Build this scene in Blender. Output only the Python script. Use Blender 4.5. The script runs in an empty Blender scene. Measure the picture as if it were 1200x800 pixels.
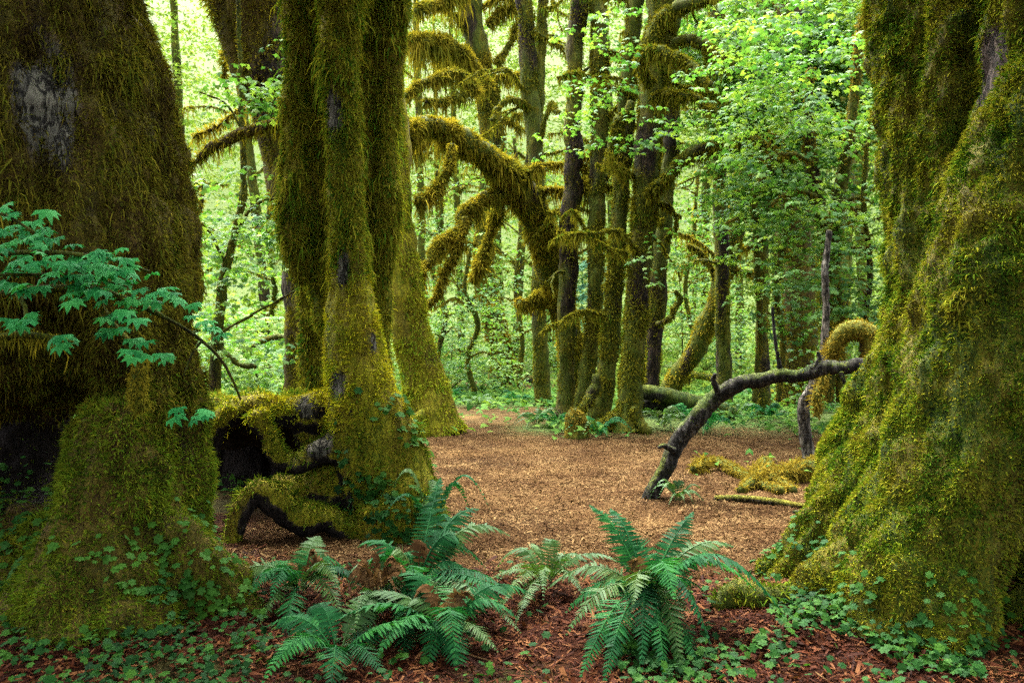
import bpy, bmesh, math
import numpy as np
from mathutils import Vector, Matrix

scene = bpy.context.scene
C = scene.collection

# ------------------------------------------------------------------ camera, sky, sun, exposure
EYE, FOC = 1.6, 933.333          # eye height (m), focal length in photo pixels (28 mm on a 36 mm frame, 1200 px wide)
cam_d = bpy.data.cameras.new('camera'); cam_d.lens = 28; cam_d.sensor_width = 36
cam_d.clip_start = 0.05; cam_d.clip_end = 2000
cam = bpy.data.objects.new('camera', cam_d); C.objects.link(cam)
cam.location = (0, 0, EYE); cam.rotation_euler = (math.radians(90), 0, 0)
scene.camera = cam

SUN_EL, SUN_AZ = 68, -25          # high soft light from ahead, above the clearing
world = bpy.data.worlds.new('World'); scene.world = world; world.use_nodes = True
wn = world.node_tree.nodes; wl = world.node_tree.links
sky = wn.new('ShaderNodeTexSky'); sky.sky_type = 'NISHITA'; sky.sun_disc = False
sky.sun_elevation = math.radians(SUN_EL); sky.sun_rotation = math.radians(SUN_AZ)
sky.air_density = 1.0; sky.dust_density = 10.0; sky.ozone_density = 0.3
hs = wn.new('ShaderNodeHueSaturation'); hs.inputs['Saturation'].default_value = .4      # a white overcast rather than a blue sky
wl.new(sky.outputs[0], hs.inputs['Color']); wl.new(hs.outputs[0], wn['Background'].inputs[0]); wn['Background'].inputs[1].default_value = 0.15
sd = bpy.data.lights.new('sun', 'SUN'); sd.energy = .8; sd.angle = math.radians(50); sd.color = (1.0, 0.95, 0.84)
sun = bpy.data.objects.new('sun', sd); C.objects.link(sun)
e, a = math.radians(SUN_EL), math.radians(SUN_AZ)
to_sun = Vector((math.sin(a) * math.cos(e), math.cos(a) * math.cos(e), math.sin(e)))
sun.rotation_euler = (-to_sun).to_track_quat('-Z', 'Y').to_euler()

scene.view_settings.view_transform = 'Standard'
scene.view_settings.look = 'None'
scene.view_settings.gamma = 1.0
scene.view_settings.use_curve_mapping = False
scene.view_settings.exposure = 3.55
scene.render.engine = 'CYCLES'
cy = scene.cycles; cy.use_denoising = False     # the moss is finer than a denoiser keeps
cy.max_bounces = 5; cy.diffuse_bounces = 4; cy.glossy_bounces = 2; cy.transmission_bounces = 3; cy.volume_bounces = 0
cy.caustics_reflective = False; cy.caustics_refractive = False

# ------------------------------------------------------------------ numeric helpers
rng = np.random.default_rng(7)

def P(px, py, Y):                # a photo pixel at depth Y -> a point of the place
    return np.array([(px - 600) / FOC * Y, Y, EYE + (400 - py) / FOC * Y])

def hash3(i, j, k, s):
    h = (i * 374761393 + j * 668265263 + k * 1274126177 + s * 974634533) & 0xFFFFFFFF
    h = ((h ^ (h >> 13)) * 1103515245 + 12345) & 0xFFFFFFFF
    h = ((h ^ (h >> 16)) * 2246822519) & 0xFFFFFFFF
    return ((h ^ (h >> 15)) & 0xFFFFFF) / 16777215.0

def vnoise(p, seed=0):           # smooth value noise, -1..1
    p = np.asarray(p, float); f = np.floor(p).astype(np.int64); t = p - f; t = t * t * (3 - 2 * t)
    r = 0
    for dx in (0, 1):
        for dy in (0, 1):
            for dz in (0, 1):
                w = (t[:, 0] if dx else 1 - t[:, 0]) * (t[:, 1] if dy else 1 - t[:, 1]) * (t[:, 2] if dz else 1 - t[:, 2])
                r = r + w * hash3(f[:, 0] + dx, f[:, 1] + dy, f[:, 2] + dz, seed)
    return 2 * r - 1

def fbm(p, scale, seed=0, oct=3):
    p = np.asarray(p, float) * np.asarray(scale); r = 0; a = 1; n = 0
    for k in range(oct):
        r = r + a * vnoise(p * (2 ** k) + 17.3 * k, seed + k); n += a; a *= .5
    return r / n

def norm(v):
    return v / np.maximum(np.linalg.norm(v, axis=-1, keepdims=True), 1e-9)

def smooth_path(pts, per=6):     # Catmull-Rom through rows of (x, y, z, r)
    p = np.array(pts, float)
    if len(p) < 3: 
        t = np.linspace(0, 1, per + 1)[:, None]
        return p[0] * (1 - t) + p[-1] * t
    q = np.vstack([2 * p[0] - p[1], p, 2 * p[-1] - p[-2]]); out = []
    for i in range(len(p) - 1):
        a, b, c, d = q[i], q[i + 1], q[i + 2], q[i + 3]
        for t in np.linspace(0, 1, per, endpoint=False):
            out.append(.5 * (2 * b + (c - a) * t + (2 * a - 5 * b + 4 * c - d) * t * t + (3 * b - a - 3 * c + d) * t ** 3))
    out.append(p[-1]); out = np.array(out); out[:, 3] = np.maximum(out[:, 3], .002)
    return out

def px_path(rows, Y0=None, Y1=None, per=6):   # rows (px, py, half width px[, Y]) -> smoothed (x, y, z, r)
    n = len(rows); pts = []
    for i, r in enumerate(rows):
        Y = r[3] if len(r) > 3 else Y0 + (Y1 - Y0) * i / max(n - 1, 1)
        pts.append([*P(r[0], r[1], Y), r[2] / FOC * Y])
    return smooth_path(pts, per)

def tube(path, n=10, cap=True):
    path = np.asarray(path); c = path[:, :3]; r = path[:, 3]
    T = norm(np.gradient(c, axis=0)); ref = np.array([0, 1, 0.]) if abs(T[:, 1]).mean() < .8 else np.array([1., 0, 0])
    U = norm(ref - T * (T @ ref)[:, None]); W = np.cross(T, U)
    th = np.linspace(0, 2 * np.pi, n, endpoint=False)
    V = c[:, None] + r[:, None, None] * (np.cos(th)[None, :, None] * U[:, None] + np.sin(th)[None, :, None] * W[:, None])
    V = V.reshape(-1, 3); m = len(c)
    i = np.arange(m - 1)[:, None] * n; j = np.arange(n)[None]; k = (j + 1) % n
    F = np.stack([i + j, i + k, i + n + k, i + n + j], -1).reshape(-1, 4)
    if cap:
        V = np.vstack([V, c[0] - T[0] * r[0] * .5, c[-1] + T[-1] * r[-1] * .5]); a = m * n; b = a + 1
        jj = np.arange(n); kk = (jj + 1) % n
        F = np.vstack([F, np.stack([np.full(n, a), kk, jj, jj], -1), np.stack([np.full(n, b), (m - 1) * n + jj, (m - 1) * n + kk, (m - 1) * n + kk], -1)])
    return V, F

def merge(parts):                # [(V, F), ...] -> one V, F
    Vs, Fs, o = [], [], 0
    for V, F in parts:
        Vs.append(V); Fs.append(F + o); o += len(V)
    return np.vstack(Vs), np.vstack(Fs)

def make_mesh(name, V, F, smooth=False, attrs=None):
    V = np.ascontiguousarray(V, np.float32); F = np.asarray(F, np.int64)
    me = bpy.data.meshes.new(name); me.vertices.add(len(V)); me.vertices.foreach_set('co', V.ravel())
    if F.shape[1] == 4:          # degenerate quads are triangles
        tri = F[:, 3] == F[:, 2]
        idx = np.concatenate([F[~tri].ravel(), F[tri][:, :3].ravel()])
        cnt = np.concatenate([np.full((~tri).sum(), 4), np.full(tri.sum(), 3)])
    else:
        idx = F.ravel(); cnt = np.full(len(F), 3)
    me.loops.add(len(idx)); me.loops.foreach_set('vertex_index', idx.astype(np.int32))
    me.polygons.add(len(cnt)); me.polygons.foreach_set('loop_start', (np.cumsum(cnt) - cnt).astype(np.int32))
    if smooth: me.polygons.foreach_set('use_smooth', np.ones(len(cnt), bool))
    for k, v in (attrs or {}).items():
        at = me.attributes.new(k, 'FLOAT', 'POINT'); at.data.foreach_set('value', np.ascontiguousarray(v, np.float32))
    me.update(calc_edges=True)
    return me

def tris_of(F):
    F = np.asarray(F)
    if F.shape[1] == 3: return F
    a = F[:, [0, 1, 2]]; b = F[F[:, 3] != F[:, 2]][:, [0, 2, 3]]
    return np.vstack([a, b])

def scatter(V, F, density, seed, mask=None, back=.25):
    """points, normals and areas spread over a surface; fewer on faces turned well away from the clearing"""
    r = np.random.default_rng(seed); T = tris_of(F); a, b, c = V[T[:, 0]], V[T[:, 1]], V[T[:, 2]]
    cr = np.cross(b - a, c - a); ar = np.linalg.norm(cr, axis=1) / 2; N = norm(cr); ctr = (a + b + c) / 3
    view = norm(np.array([0, 0, EYE]) - ctr); w = ar * np.where((N * view).sum(1) < -.35, back, 1.0)
    if mask is not None: w = w * np.clip(mask(ctr, N), 0, None)
    n = int(w.sum() * density)
    if n < 1: return np.zeros((0, 3)), np.zeros((0, 3))
    i = np.searchsorted(np.cumsum(w), r.random(n) * w.sum()); i = np.minimum(i, len(T) - 1)
    u, v = r.random((2, n)); f = u + v > 1; u[f] = 1 - u[f]; v[f] = 1 - v[f]
    return a[i] + (b - a)[i] * u[:, None] + (c - a)[i] * v[:, None], N[i]

def strands(p, N, L, w, droop, seed, spread=.6, segs=2):
    """thin tapering ribbons of moss that leave the surface and bend down"""
    r = np.random.default_rng(seed); n = len(p)
    L = np.broadcast_to(L, (n,)) * r.uniform(.5, 1.4, n); w = np.broadcast_to(w, (n,)) * r.uniform(.45, 1.6, n)
    d = norm(N + r.normal(0, spread, (n, 3))); droop = np.broadcast_to(droop, (n,))
    side = norm(np.cross(d, r.normal(0, 1, (n, 3)))); pos = p - N * .006; rows = []
    for s in range(segs):
        rows += [pos - side * (w * (1 - .35 * s / segs))[:, None], pos + side * (w * (1 - .35 * s / segs))[:, None]]
        pos = pos + d * (L / segs)[:, None]
        d = norm(d + np.array([0, 0, -1.]) * droop[:, None] * r.uniform(.6, 1.4, (n, 1)) + r.normal(0, .30, (n, 3)))
    rows.append(pos); K = 2 * segs + 1
    V = np.stack(rows, 1).reshape(-1, 3); o = (np.arange(n) * K)[:, None]; fs = []
    for s in range(segs - 1):
        q = 2 * s; fs += [o + np.array([[q, q + 1, q + 3]]), o + np.array([[q, q + 3, q + 2]])]
    q = 2 * (segs - 1); fs.append(o + np.array([[q, q + 1, q + 2]]))
    return V, np.vstack(fs), np.repeat(r.random(n), K)

def frames(N, heading, seed):    # orthonormal frames (n, 3, 3): columns across, along, up
    r = np.random.default_rng(seed); h = heading - N * (heading * N).sum(1, keepdims=True); D = norm(h); U = np.cross(D, N)
    return np.stack([U, D, N], -1)

def batch(tv, tf, pos, R, S, seed=0):
    r = np.random.default_rng(seed); n, k = len(pos), len(tv)
    S = np.broadcast_to(S, (n,))
    V = np.einsum('nij,kj->nki', R, tv) * S[:, None, None] + pos[:, None]
    F = (tf[None] + (np.arange(n) * k)[:, None, None]).reshape(-1, tf.shape[1])
    return V.reshape(-1, 3), F, np.repeat(r.random(n), k)

# ------------------------------------------------------------------ objects
def tag(o, label=None, cat=None, group=None, kind=None):
    if label: o['label'] = label
    if cat: o['category'] = cat
    if group: o['group'] = group
    if kind: o['kind'] = kind
    return o

def thing(name, label, cat, base, group=None):
    o = bpy.data.objects.new(name, None); C.objects.link(o); o.location = [float(x) for x in base]
    o.empty_display_size = .2
    return tag(o, label, cat, group)

def part(parent, name, V, F, mat, smooth=False, attrs=None, kind=None, label=None):
    V = np.asarray(V, float)
    if parent is not None:
        q = parent; off = np.zeros(3)
        while q is not None: off += np.array(q.location); q = q.parent
        V = V - off
    me = make_mesh(name, V, F, smooth, attrs); me.materials.append(mat)
    o = bpy.data.objects.new(name, me); C.objects.link(o)
    if parent is not None: o.parent = parent
    return tag(o, label, None, None, kind)

# ------------------------------------------------------------------ materials
def new_mat(name):
    m = bpy.data.materials.new(name); m.use_nodes = True
    nt = m.node_tree; nt.nodes.clear()
    return m, nt, nt.nodes, nt.links

def rgb(h): return (*h, 1)

def noise_node(nt, scale, detail=3, rough=.6, vec=None, dist=0.0):
    n = nt.nodes.new('ShaderNodeTexNoise'); n.inputs['Scale'].default_value = scale
    n.inputs['Detail'].default_value = detail; n.inputs['Roughness'].default_value = rough; n.inputs['Distortion'].default_value = dist
    if vec is not None: nt.links.new(vec, n.inputs['Vector'])
    return n

def ramp(nt, fac, stops):
    n = nt.nodes.new('ShaderNodeValToRGB'); el = n.color_ramp.elements
    el[0].position, el[0].color = stops[0][0], rgb(stops[0][1])
    el[1].position, el[1].color = stops[-1][0], rgb(stops[-1][1])
    for p, c in stops[1:-1]:
        x = el.new(p); x.color = rgb(c)
    nt.links.new(fac, n.inputs[0]); return n

def mixc(nt, fac, a, b, mode='MIX'):
    n = nt.nodes.new('ShaderNodeMix'); n.data_type = 'RGBA'; n.blend_type = mode
    for s, v in ((0, fac), (6, a), (7, b)):
        if hasattr(v, 'links'): nt.links.new(v, n.inputs[s])
        elif s == 0: n.inputs[0].default_value = v
        else: n.inputs[s].default_value = rgb(v)
    return n.outputs[2]

def math_node(nt, op, a, b=0.0):
    n = nt.nodes.new('ShaderNodeMath'); n.operation = op
    for s, v in ((0, a), (1, b)):
        if hasattr(v, 'links'): nt.links.new(v, n.inputs[s])
        else: n.inputs[s].default_value = v
    return n.outputs[0]

def attr(nt, name):
    n = nt.nodes.new('ShaderNodeAttribute'); n.attribute_name = name; return n.outputs['Fac']

def wpos(nt): return nt.nodes.new('ShaderNodeNewGeometry').outputs['Position']

def leafy(name, cols, scale=1.2, trans=.45, gloss=0.0, vary=.5, tint=(1.0, 1.0, .55), stretch=1.0):
    """thin living stuff: patches of colour from place noise plus a piece to piece variation, some light let through"""
    m, nt, N, L = new_mat(name); pos = wpos(nt)
    if stretch != 1.0:
        mp = N.new('ShaderNodeMapping'); mp.inputs['Scale'].default_value = (1, 1, stretch); L.new(pos, mp.inputs[0]); pos = mp.outputs[0]
    nz = noise_node(nt, scale, 4, .65, pos); at = attr(nt, 'rnd')
    f = math_node(nt, 'ADD', math_node(nt, 'MULTIPLY', math_node(nt, 'SUBTRACT', nz.outputs[0], .5), 1.9), .5)
    f = math_node(nt, 'ADD', f, math_node(nt, 'MULTIPLY', math_node(nt, 'SUBTRACT', at, .5), vary))
    col = ramp(nt, f, [(i / max(len(cols) - 1, 1) * .8 + .1, c) for i, c in enumerate(cols)]).outputs[0]
    d = N.new('ShaderNodeBsdfDiffuse'); t = N.new('ShaderNodeBsdfTranslucent'); mx = N.new('ShaderNodeMixShader')
    L.new(col, d.inputs[0]); L.new(mixc(nt, 1.0, col, tint, 'MULTIPLY'), t.inputs[0]); mx.inputs[0].default_value = trans
    L.new(d.outputs[0], mx.inputs[1]); L.new(t.outputs[0], mx.inputs[2]); sh = mx.outputs[0]
    if gloss > 0:
        g = N.new('ShaderNodeBsdfGlossy'); g.inputs['Roughness'].default_value = .55; fr = N.new('ShaderNodeLayerWeight'); fr.inputs[0].default_value = .5
        g.inputs[0].default_value = (.9, 1, 1, 1)
        m2 = N.new('ShaderNodeMixShader'); L.new(math_node(nt, 'MULTIPLY', math_node(nt, 'ADD', math_node(nt, 'MULTIPLY', math_node(nt, 'POWER', fr.outputs[1], 3.0), .3), .05), gloss), m2.inputs[0]); L.new(sh, m2.inputs[1]); L.new(g.outputs[0], m2.inputs[2]); sh = m2.outputs[0]
    out = N.new('ShaderNodeOutputMaterial'); L.new(sh, out.inputs[0])
    return m

def barky(name, moss_cols, bark=((.05, .035, .022), (.11, .085, .06)), moss_default=.75, gray=(.16, .15, .11)):
    """bark with a mossy skin; vertex attributes 'moss' (cover) and 'pale' (lichen grey) steer it"""
    m, nt, N, L = new_mat(name); pos = wpos(nt)
    mp = N.new('ShaderNodeMapping'); mp.inputs['Scale'].default_value = (1, 1, .22); L.new(pos, mp.inputs[0])
    nb = noise_node(nt, 22, 5, .65, mp.outputs[0], .6); mq = N.new('ShaderNodeMapping'); mq.inputs['Scale'].default_value = (1, 1, .45); L.new(pos, mq.inputs[0])
    nm = noise_node(nt, 3.6, 5, .65, mq.outputs[0]); nf = noise_node(nt, 70, 5, .8, pos)
    vo = N.new('ShaderNodeTexVoronoi'); vo.feature = 'DISTANCE_TO_EDGE'; vo.inputs['Scale'].default_value = 17; L.new(mixc(nt, .12, mp.outputs[0], nb.outputs[1]), vo.inputs['Vector'])
    ck = N.new('ShaderNodeMapRange'); ck.inputs[1].default_value = .01; ck.inputs[2].default_value = .14; L.new(vo.outputs['Distance'], ck.inputs[0])
    bk = ramp(nt, nb.outputs[0], [(.3, tuple(x * .35 for x in bark[0])), (.48, bark[0]), (.72, bark[1])]).outputs[0]
    gr = ramp(nt, nb.outputs[0], [(.32, (.02, .02, .018)), (.5, tuple(x * .6 for x in gray)), (.7, gray)]).outputs[0]
    pv = N.new('ShaderNodeMapRange'); pv.inputs[1].default_value = .38; pv.inputs[2].default_value = .62; L.new(math_node(nt, 'ADD', attr(nt, 'pale'), math_node(nt, 'MULTIPLY', math_node(nt, 'SUBTRACT', nf.outputs[0], .5), .9)), pv.inputs[0])
    bk = mixc(nt, pv.outputs[0], bk, gr); bk = mixc(nt, ck.outputs[0], (.006, .005, .004), bk)
    bk = mixc(nt, attr(nt, 'painted_shade'), bk, (.012, .009, .007))  # painted shade: hollows and root undersides blended towards black
    f = math_node(nt, 'ADD', math_node(nt, 'MULTIPLY', nm.outputs[0], .5), math_node(nt, 'MULTIPLY', nf.outputs[0], .5))
    mo = ramp(nt, f, [(.39 + .22 * i / (len(moss_cols) - 1), c) for i, c in enumerate(moss_cols)]).outputs[0]
    cov = math_node(nt, 'ADD', attr(nt, 'moss'), math_node(nt, 'MULTIPLY', math_node(nt, 'SUBTRACT', nf.outputs[0], .5), 1.2))
    cv = N.new('ShaderNodeMapRange'); cv.inputs[1].default_value = .4; cv.inputs[2].default_value = .6; L.new(cov, cv.inputs[0])
    col = mixc(nt, cv.outputs[0], bk, mo)
    b = N.new('ShaderNodeBsdfPrincipled'); L.new(col, b.inputs['Base Color']); b.inputs['Roughness'].default_value = .85; b.inputs['Specular IOR Level'].default_value = .12
    bp = N.new('ShaderNodeBump'); bp.inputs['Strength'].default_value = .9; bp.inputs['Distance'].default_value = .03
    hh = math_node(nt, 'ADD', math_node(nt, 'ADD', nb.outputs[0], math_node(nt, 'MULTIPLY', nf.outputs[0], .5)), math_node(nt, 'MULTIPLY', ck.outputs[0], .8)); L.new(hh, bp.inputs['Height']); L.new(bp.outputs[0], b.inputs['Normal'])
    out = N.new('ShaderNodeOutputMaterial'); L.new(b.outputs[0], out.inputs[0])
    return m

GOLD = (.18, .15, .014); OLIVE = (.09, .11, .010); BROWN = (.085, .052, .012); LIME = (.23, .25, .010); GREEN = (.05, .11, .008); DARK = (.012, .036, .006); DEEP = (.020, .015, .005)
M = {}
M['moss_left'] = leafy('moss shaggy brown gold', [(.014, .011, .004), (.035, .026, .006), (.085, .066, .009), (.085, .10, .009), (.175, .14, .014), (.05, .075, .008)], 5.0, .25, stretch=.28)
M['moss_low'] = leafy('moss green low', [(.014, .036, .004), (.05, .085, .007), (.11, .125, .009), (.06, .13, .008), (.19, .17, .013)], 4.0, .25)
M['moss_mid'] = leafy('moss bright yellow', [(.09, .17, .01), (.23, .26, .012), (.35, .35, .014), (.36, .31, .015), (.17, .12, .02)], 3.0, .25)
M['moss_bright'] = leafy('moss bright carpet', [(.05, .12, .009), (.13, .18, .010), (.21, .23, .012), (.20, .17, .014)], 3.4, .25)
M['moss_hang'] = leafy('moss hanging green', [(.02, .05, .006), (.05, .12, .009), (.13, .155, .011), (.21, .19, .016), (.09, .08, .010), (.035, .10, .008)], 4.0, .3, stretch=.4)
M['moss_right'] = leafy('moss carpet olive', [(.012, .035, .004), (.045, .10, .007), (.12, .145, .009), (.19, .18, .014), (.08, .065, .010)], 3.2, .22)
M['moss_limb'] = leafy('moss golden limb', [(.06, .07, .008), (.13, .125, .012), (.19, .155, .014), (.24, .19, .018)], 1.6, .4)
M['moss_trunk'] = leafy('moss olive trunk', [(.05, .055, .008), (.11, .115, .01), (.17, .145, .012), (.10, .11, .01), (.05, .10, .008)], 2.4, .3)
M['moss_orange'] = leafy('moss orange gold', [(.10, .078, .012), (.18, .135, .018), (.13, .095, .014)], 3, .35)
M['bark_left'] = barky('bark left giant', [(.012, .008, .003), (.06, .036, .006), (.085, .068, .006), (.05, .045, .005), (.03, .018, .005)])
M['bark_mid'] = barky('bark yellow mossy', [(.04, .075, .005), (.11, .115, .006), (.23, .21, .008), (.13, .095, .012), (.07, .08, .006)], bark=((.05, .042, .030), (.11, .094, .066)))
M['bark_right'] = barky('bark right giant', [(.006, .018, .002), (.03, .055, .003), (.07, .08, .004), (.11, .085, .006), (.03, .04, .003)], bark=((.05, .035, .028), (.11, .08, .065)))  # moss skin darker than the strands, painting deep shade into the gaps
M['bark_trunk'] = barky('bark slender trunk', [(.012, .016, .003), (.075, .08, .007), (.03, .06, .005), (.14, .125, .010), (.025, .025, .005)], bark=((.022, .014, .008), (.06, .04, .022)), gray=(.12, .11, .085))
M['bark_dark'] = barky('bark dark wet', [DARK, OLIVE], bark=((.018, .016, .013), (.06, .054, .045)), gray=(.10, .093, .08))
M['bark_pale'] = barky('bark pale dead', [OLIVE, GOLD], bark=((.07, .06, .045), (.17, .15, .115)), gray=(.2, .185, .15))
M['leaf_far'] = leafy('leaves far wood', [(.055, .115, .02), (.085, .15, .025), (.115, .18, .032), (.145, .20, .04)], .45, .42, 0, .9)
M['leaf_maple'] = leafy('leaves maple understory', [(.03, .10, .018), (.07, .165, .026), (.15, .24, .035)], .8, .5, .15, .7)
M['leaf_near'] = leafy('leaves near maple', [(.010, .12, .028), (.018, .18, .042), (.04, .25, .05)], 3, .4, .1, .6)
M['leaf_cover'] = leafy('leaves ground cover', [(.006, .030, .005), (.013, .058, .008), (.035, .10, .010)], 2.5, .35, .07, .8)
M['fern'] = leafy('fern frond green', [(.004, .036, .009), (.008, .07, .016), (.024, .13, .022)], 3.5, .35, .09, .8)
M['fern_olive'] = leafy('fern frond olive', [(.018, .055, .010), (.032, .08, .012), (.06, .105, .018)], 2.5, .3, .2, .3)
M['fern_dead'] = leafy('fern frond dead', [(.045, .022, .010), (.085, .045, .018), (.15, .09, .04)], 9, .2, 0, .6)
M['leaf_herb'] = leafy('leaves low herbs', [(.02, .07, .012), (.05, .12, .018), (.09, .16, .022)], 1.6, .4, .03, .8)
M['needle'] = leafy('conifer needles', [(.02, .08, .045), (.035, .12, .065), (.06, .16, .08)], 2, .25, .1)
M['litter'] = leafy('wood litter', [(.020, .010, .005), (.050, .027, .012), (.085, .050, .022), (.14, .092, .040)], 1.3, .08, 0, .8)
M['litter_dark'] = leafy('wood litter dark', [(.014, .004, .002), (.034, .009, .004), (.06, .017, .006), (.13, .055, .02)], 2.2, .08, .04, .9)

def ground_mat():
    m, nt, N, L = new_mat('forest floor'); pos = wpos(nt)
    n1 = noise_node(nt, .8, 4, .6, pos); n2 = noise_node(nt, 46, 6, .85, pos); n3 = noise_node(nt, 7, 4, .7, pos)
    path = ramp(nt, math_node(nt, 'ADD', math_node(nt, 'MULTIPLY', n2.outputs[0], .6), math_node(nt, 'MULTIPLY', n1.outputs[0], .4)),
                [(.38, (.010, .005, .002)), (.5, (.045, .023, .008)), (.62, (.12, .070, .024))]).outputs[0]
    duff = ramp(nt, math_node(nt, 'ADD', math_node(nt, 'MULTIPLY', n2.outputs[0], .6), math_node(nt, 'MULTIPLY', n3.outputs[0], .4)),
                [(.33, (.008, .003, .002)), (.5, (.026, .008, .0035)), (.68, (.05, .017, .007))]).outputs[0]
    green = ramp(nt, math_node(nt, 'ADD', math_node(nt, 'MULTIPLY', n2.outputs[0], .5), math_node(nt, 'MULTIPLY', n3.outputs[0], .5)),
                 [(.33, (.02, .03, .01)), (.55, (.05, .075, .018)), (.7, (.09, .10, .022))]).outputs[0]
    col = mixc(nt, attr(nt, 'path'), duff, path); col = mixc(nt, attr(nt, 'green'), col, green)
    b = N.new('ShaderNodeBsdfPrincipled'); L.new(col, b.inputs['Base Color']); b.inputs['Roughness'].default_value = .9; b.inputs['Specular IOR Level'].default_value = .04
    bp = N.new('ShaderNodeBump'); bp.inputs['Strength'].default_value = .8; bp.inputs['Distance'].default_value = .03; L.new(n2.outputs[0], bp.inputs['Height']); L.new(bp.outputs[0], b.inputs['Normal'])
    out = N.new('ShaderNodeOutputMaterial'); L.new(b.outputs[0], out.inputs[0]); return m
M['ground'] = ground_mat()

# ------------------------------------------------------------------ the ground
def ss(x, a, b):
    t = np.clip((x - a) / (b - a), 0, 1); return t * t * (3 - 2 * t)

def gz(X, Y):                    # height of the forest floor
    X = np.atleast_1d(np.asarray(X, float)); Y = np.atleast_1d(np.asarray(Y, float))
    p = np.stack([X, Y, np.zeros_like(X)], 1)
    z = .05 * fbm(p, .45, 3, 2) + .018 * fbm(p, 3.0, 5, 2)
    z += .16 * np.exp(-(((X + 2.6) / .9) ** 2 + ((Y - 4.7) / .9) ** 2))
    z += .10 * np.exp(-(((X - 1.9) / .7) ** 2 + ((Y - 4.6) / .6) ** 2))
    z += ss(Y, 45, 110) * (Y - 45) * .5
    return z

def masks(X, Y):
    p = np.stack([X, Y, np.zeros_like(X)], 1)
    w = .8 * fbm(p, .5, 21, 3)
    c = -.6 + .12 * (Y - 6); half = np.where(Y < 15, 2.9 + .12 * (Y - 5), np.maximum(1.6 - .0 * Y, .5))
    # a clearing that narrows to a trail going off to the left
    clear = ss(Y + w, 5.0, 6.4) * (1 - ss(Y + w, 14.2, 16.2)) * ss(X + w, -2.7, -1.3) * (1 - ss(X + w, 7.5, 10))
    trail = ss(Y, 12, 14) * (1 - ss(Y + w, 19, 20.5)) * (1 - ss(np.abs(X + .5 + w * .5), 1.2, 2.0)) * .9
    far = ss(Y + w, 24.5, 26) * (1 - ss(Y + w, 32, 34)) * (1 - ss(np.abs(X + 1.2 + w), 2.5, 3.8)) * .9
    isl = np.exp(-((X - 1.2) / 1.2) ** 2 - ((Y - 14.4) / 1.0) ** 2) + np.exp(-((X - 4.4) / 2.2) ** 2 - ((Y - 14.8) / 1.1) ** 2) + np.exp(-((X - .4) / .5) ** 2 - ((Y - 14.6) / .7) ** 2) + .7 * np.exp(-((X - 3.6) / .8) ** 2 - ((Y - 9.3) / .5) ** 2)
    path = np.clip(np.maximum(np.maximum(clear, trail), far) - 1.25 * isl * (.8 + w), 0, 1)
    green = np.clip((1 - path) * ss(Y + w, 9, 12) + .35 * (1 - path) * ss(fbm(p, 1.3, 33, 2), .1, .5), 0, 1)
    return path, green

gx = np.concatenate([np.linspace(-260, -22, 30)[:-1], np.linspace(-22, 22, 300), np.linspace(22, 260, 30)[1:]])
gy = np.concatenate([np.linspace(-30, 2, 14)[:-1], 2 + (np.linspace(0, 1, 260) ** 1.7) * 48, np.linspace(50, 420, 40)[1:]])
XX, YY = np.meshgrid(gx, gy); ZZ = gz(XX.ravel(), YY.ravel())
nx = len(gx); i, j = np.meshgrid(np.arange(len(gy) - 1), np.arange(nx - 1), indexing='ij')
GF = np.stack([i * nx + j, i * nx + j + 1, (i + 1) * nx + j + 1, (i + 1) * nx + j], -1).reshape(-1, 4)
pm, gm = masks(XX.ravel(), YY.ravel())
ground = part(None, 'ground', np.stack([XX.ravel(), YY.ravel(), ZZ], 1), GF, M['ground'], True, {'path': pm, 'green': gm})
tag(ground, 'red brown forest floor with a trodden bark clearing', None, None, 'structure')

def on_ground(px, py):           # the floor point seen at a pixel
    Y = EYE * FOC / (py - 400)
    for _ in range(3):
        X = (px - 600) / FOC * Y; Y = (EYE - gz(X, Y)[0]) * FOC / (py - 400)
    X = (px - 600) / FOC * Y
    return np.array([X, Y, gz(X, Y)[0]])

# ------------------------------------------------------------------ leaf templates
def leaf_template(lobes=5, droop=.35):
    """a palmate maple blade about 1 across: centre fan, tips drooping"""
    ang = np.radians(np.linspace(-125, 125, lobes)); pts = [(0, 0, 0)]; k = 0
    out = []
    for q, an in enumerate(ang):
        ln = .55 - .17 * abs(q - (lobes - 1) / 2) / ((lobes - 1) / 2)
        out.append((an, ln))
        if q < lobes - 1: out.append(((an + ang[q + 1]) / 2, .33 if lobes > 3 else .3))
    for an, ln in out: pts.append((math.sin(an) * ln, math.cos(an) * ln, -droop * ln * ln * 2.2))
    V = np.array(pts); V[:, 1] += .1
    n = len(out); F = np.array([(0, 1 + q + 1, 1 + q) for q in range(n - 1)])
    return V, F
LEAF7 = leaf_template(7, .42); LEAF5 = leaf_template(5, .4); LEAF3 = leaf_template(3, .3)
CLOVER = (lambda: merge([(lambda c, s: (np.array([(0, 0, 0), (c * .15 - s * .34, s * .15 + c * .34, .03), (c * .5 - s * .3, s * .5 + c * .3, -.04), (c * .42, s * .42, .0), (c * .5 + s * .3, s * .5 - c * .3, -.04), (c * .15 + s * .34, s * .15 - c * .34, .03)]),
     np.array([(0, 2, 1), (0, 3, 2), (0, 4, 3), (0, 5, 4)])))(math.cos(t), math.sin(t)) for t in (0, 2.09, 4.19)]))()
CHIP = (np.array([(-.5, -.11, 0), (.5, -.07, .02), (.5, .08, .02), (-.5, .1, 0)]), np.array([(0, 1, 2), (0, 2, 3)]))

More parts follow.
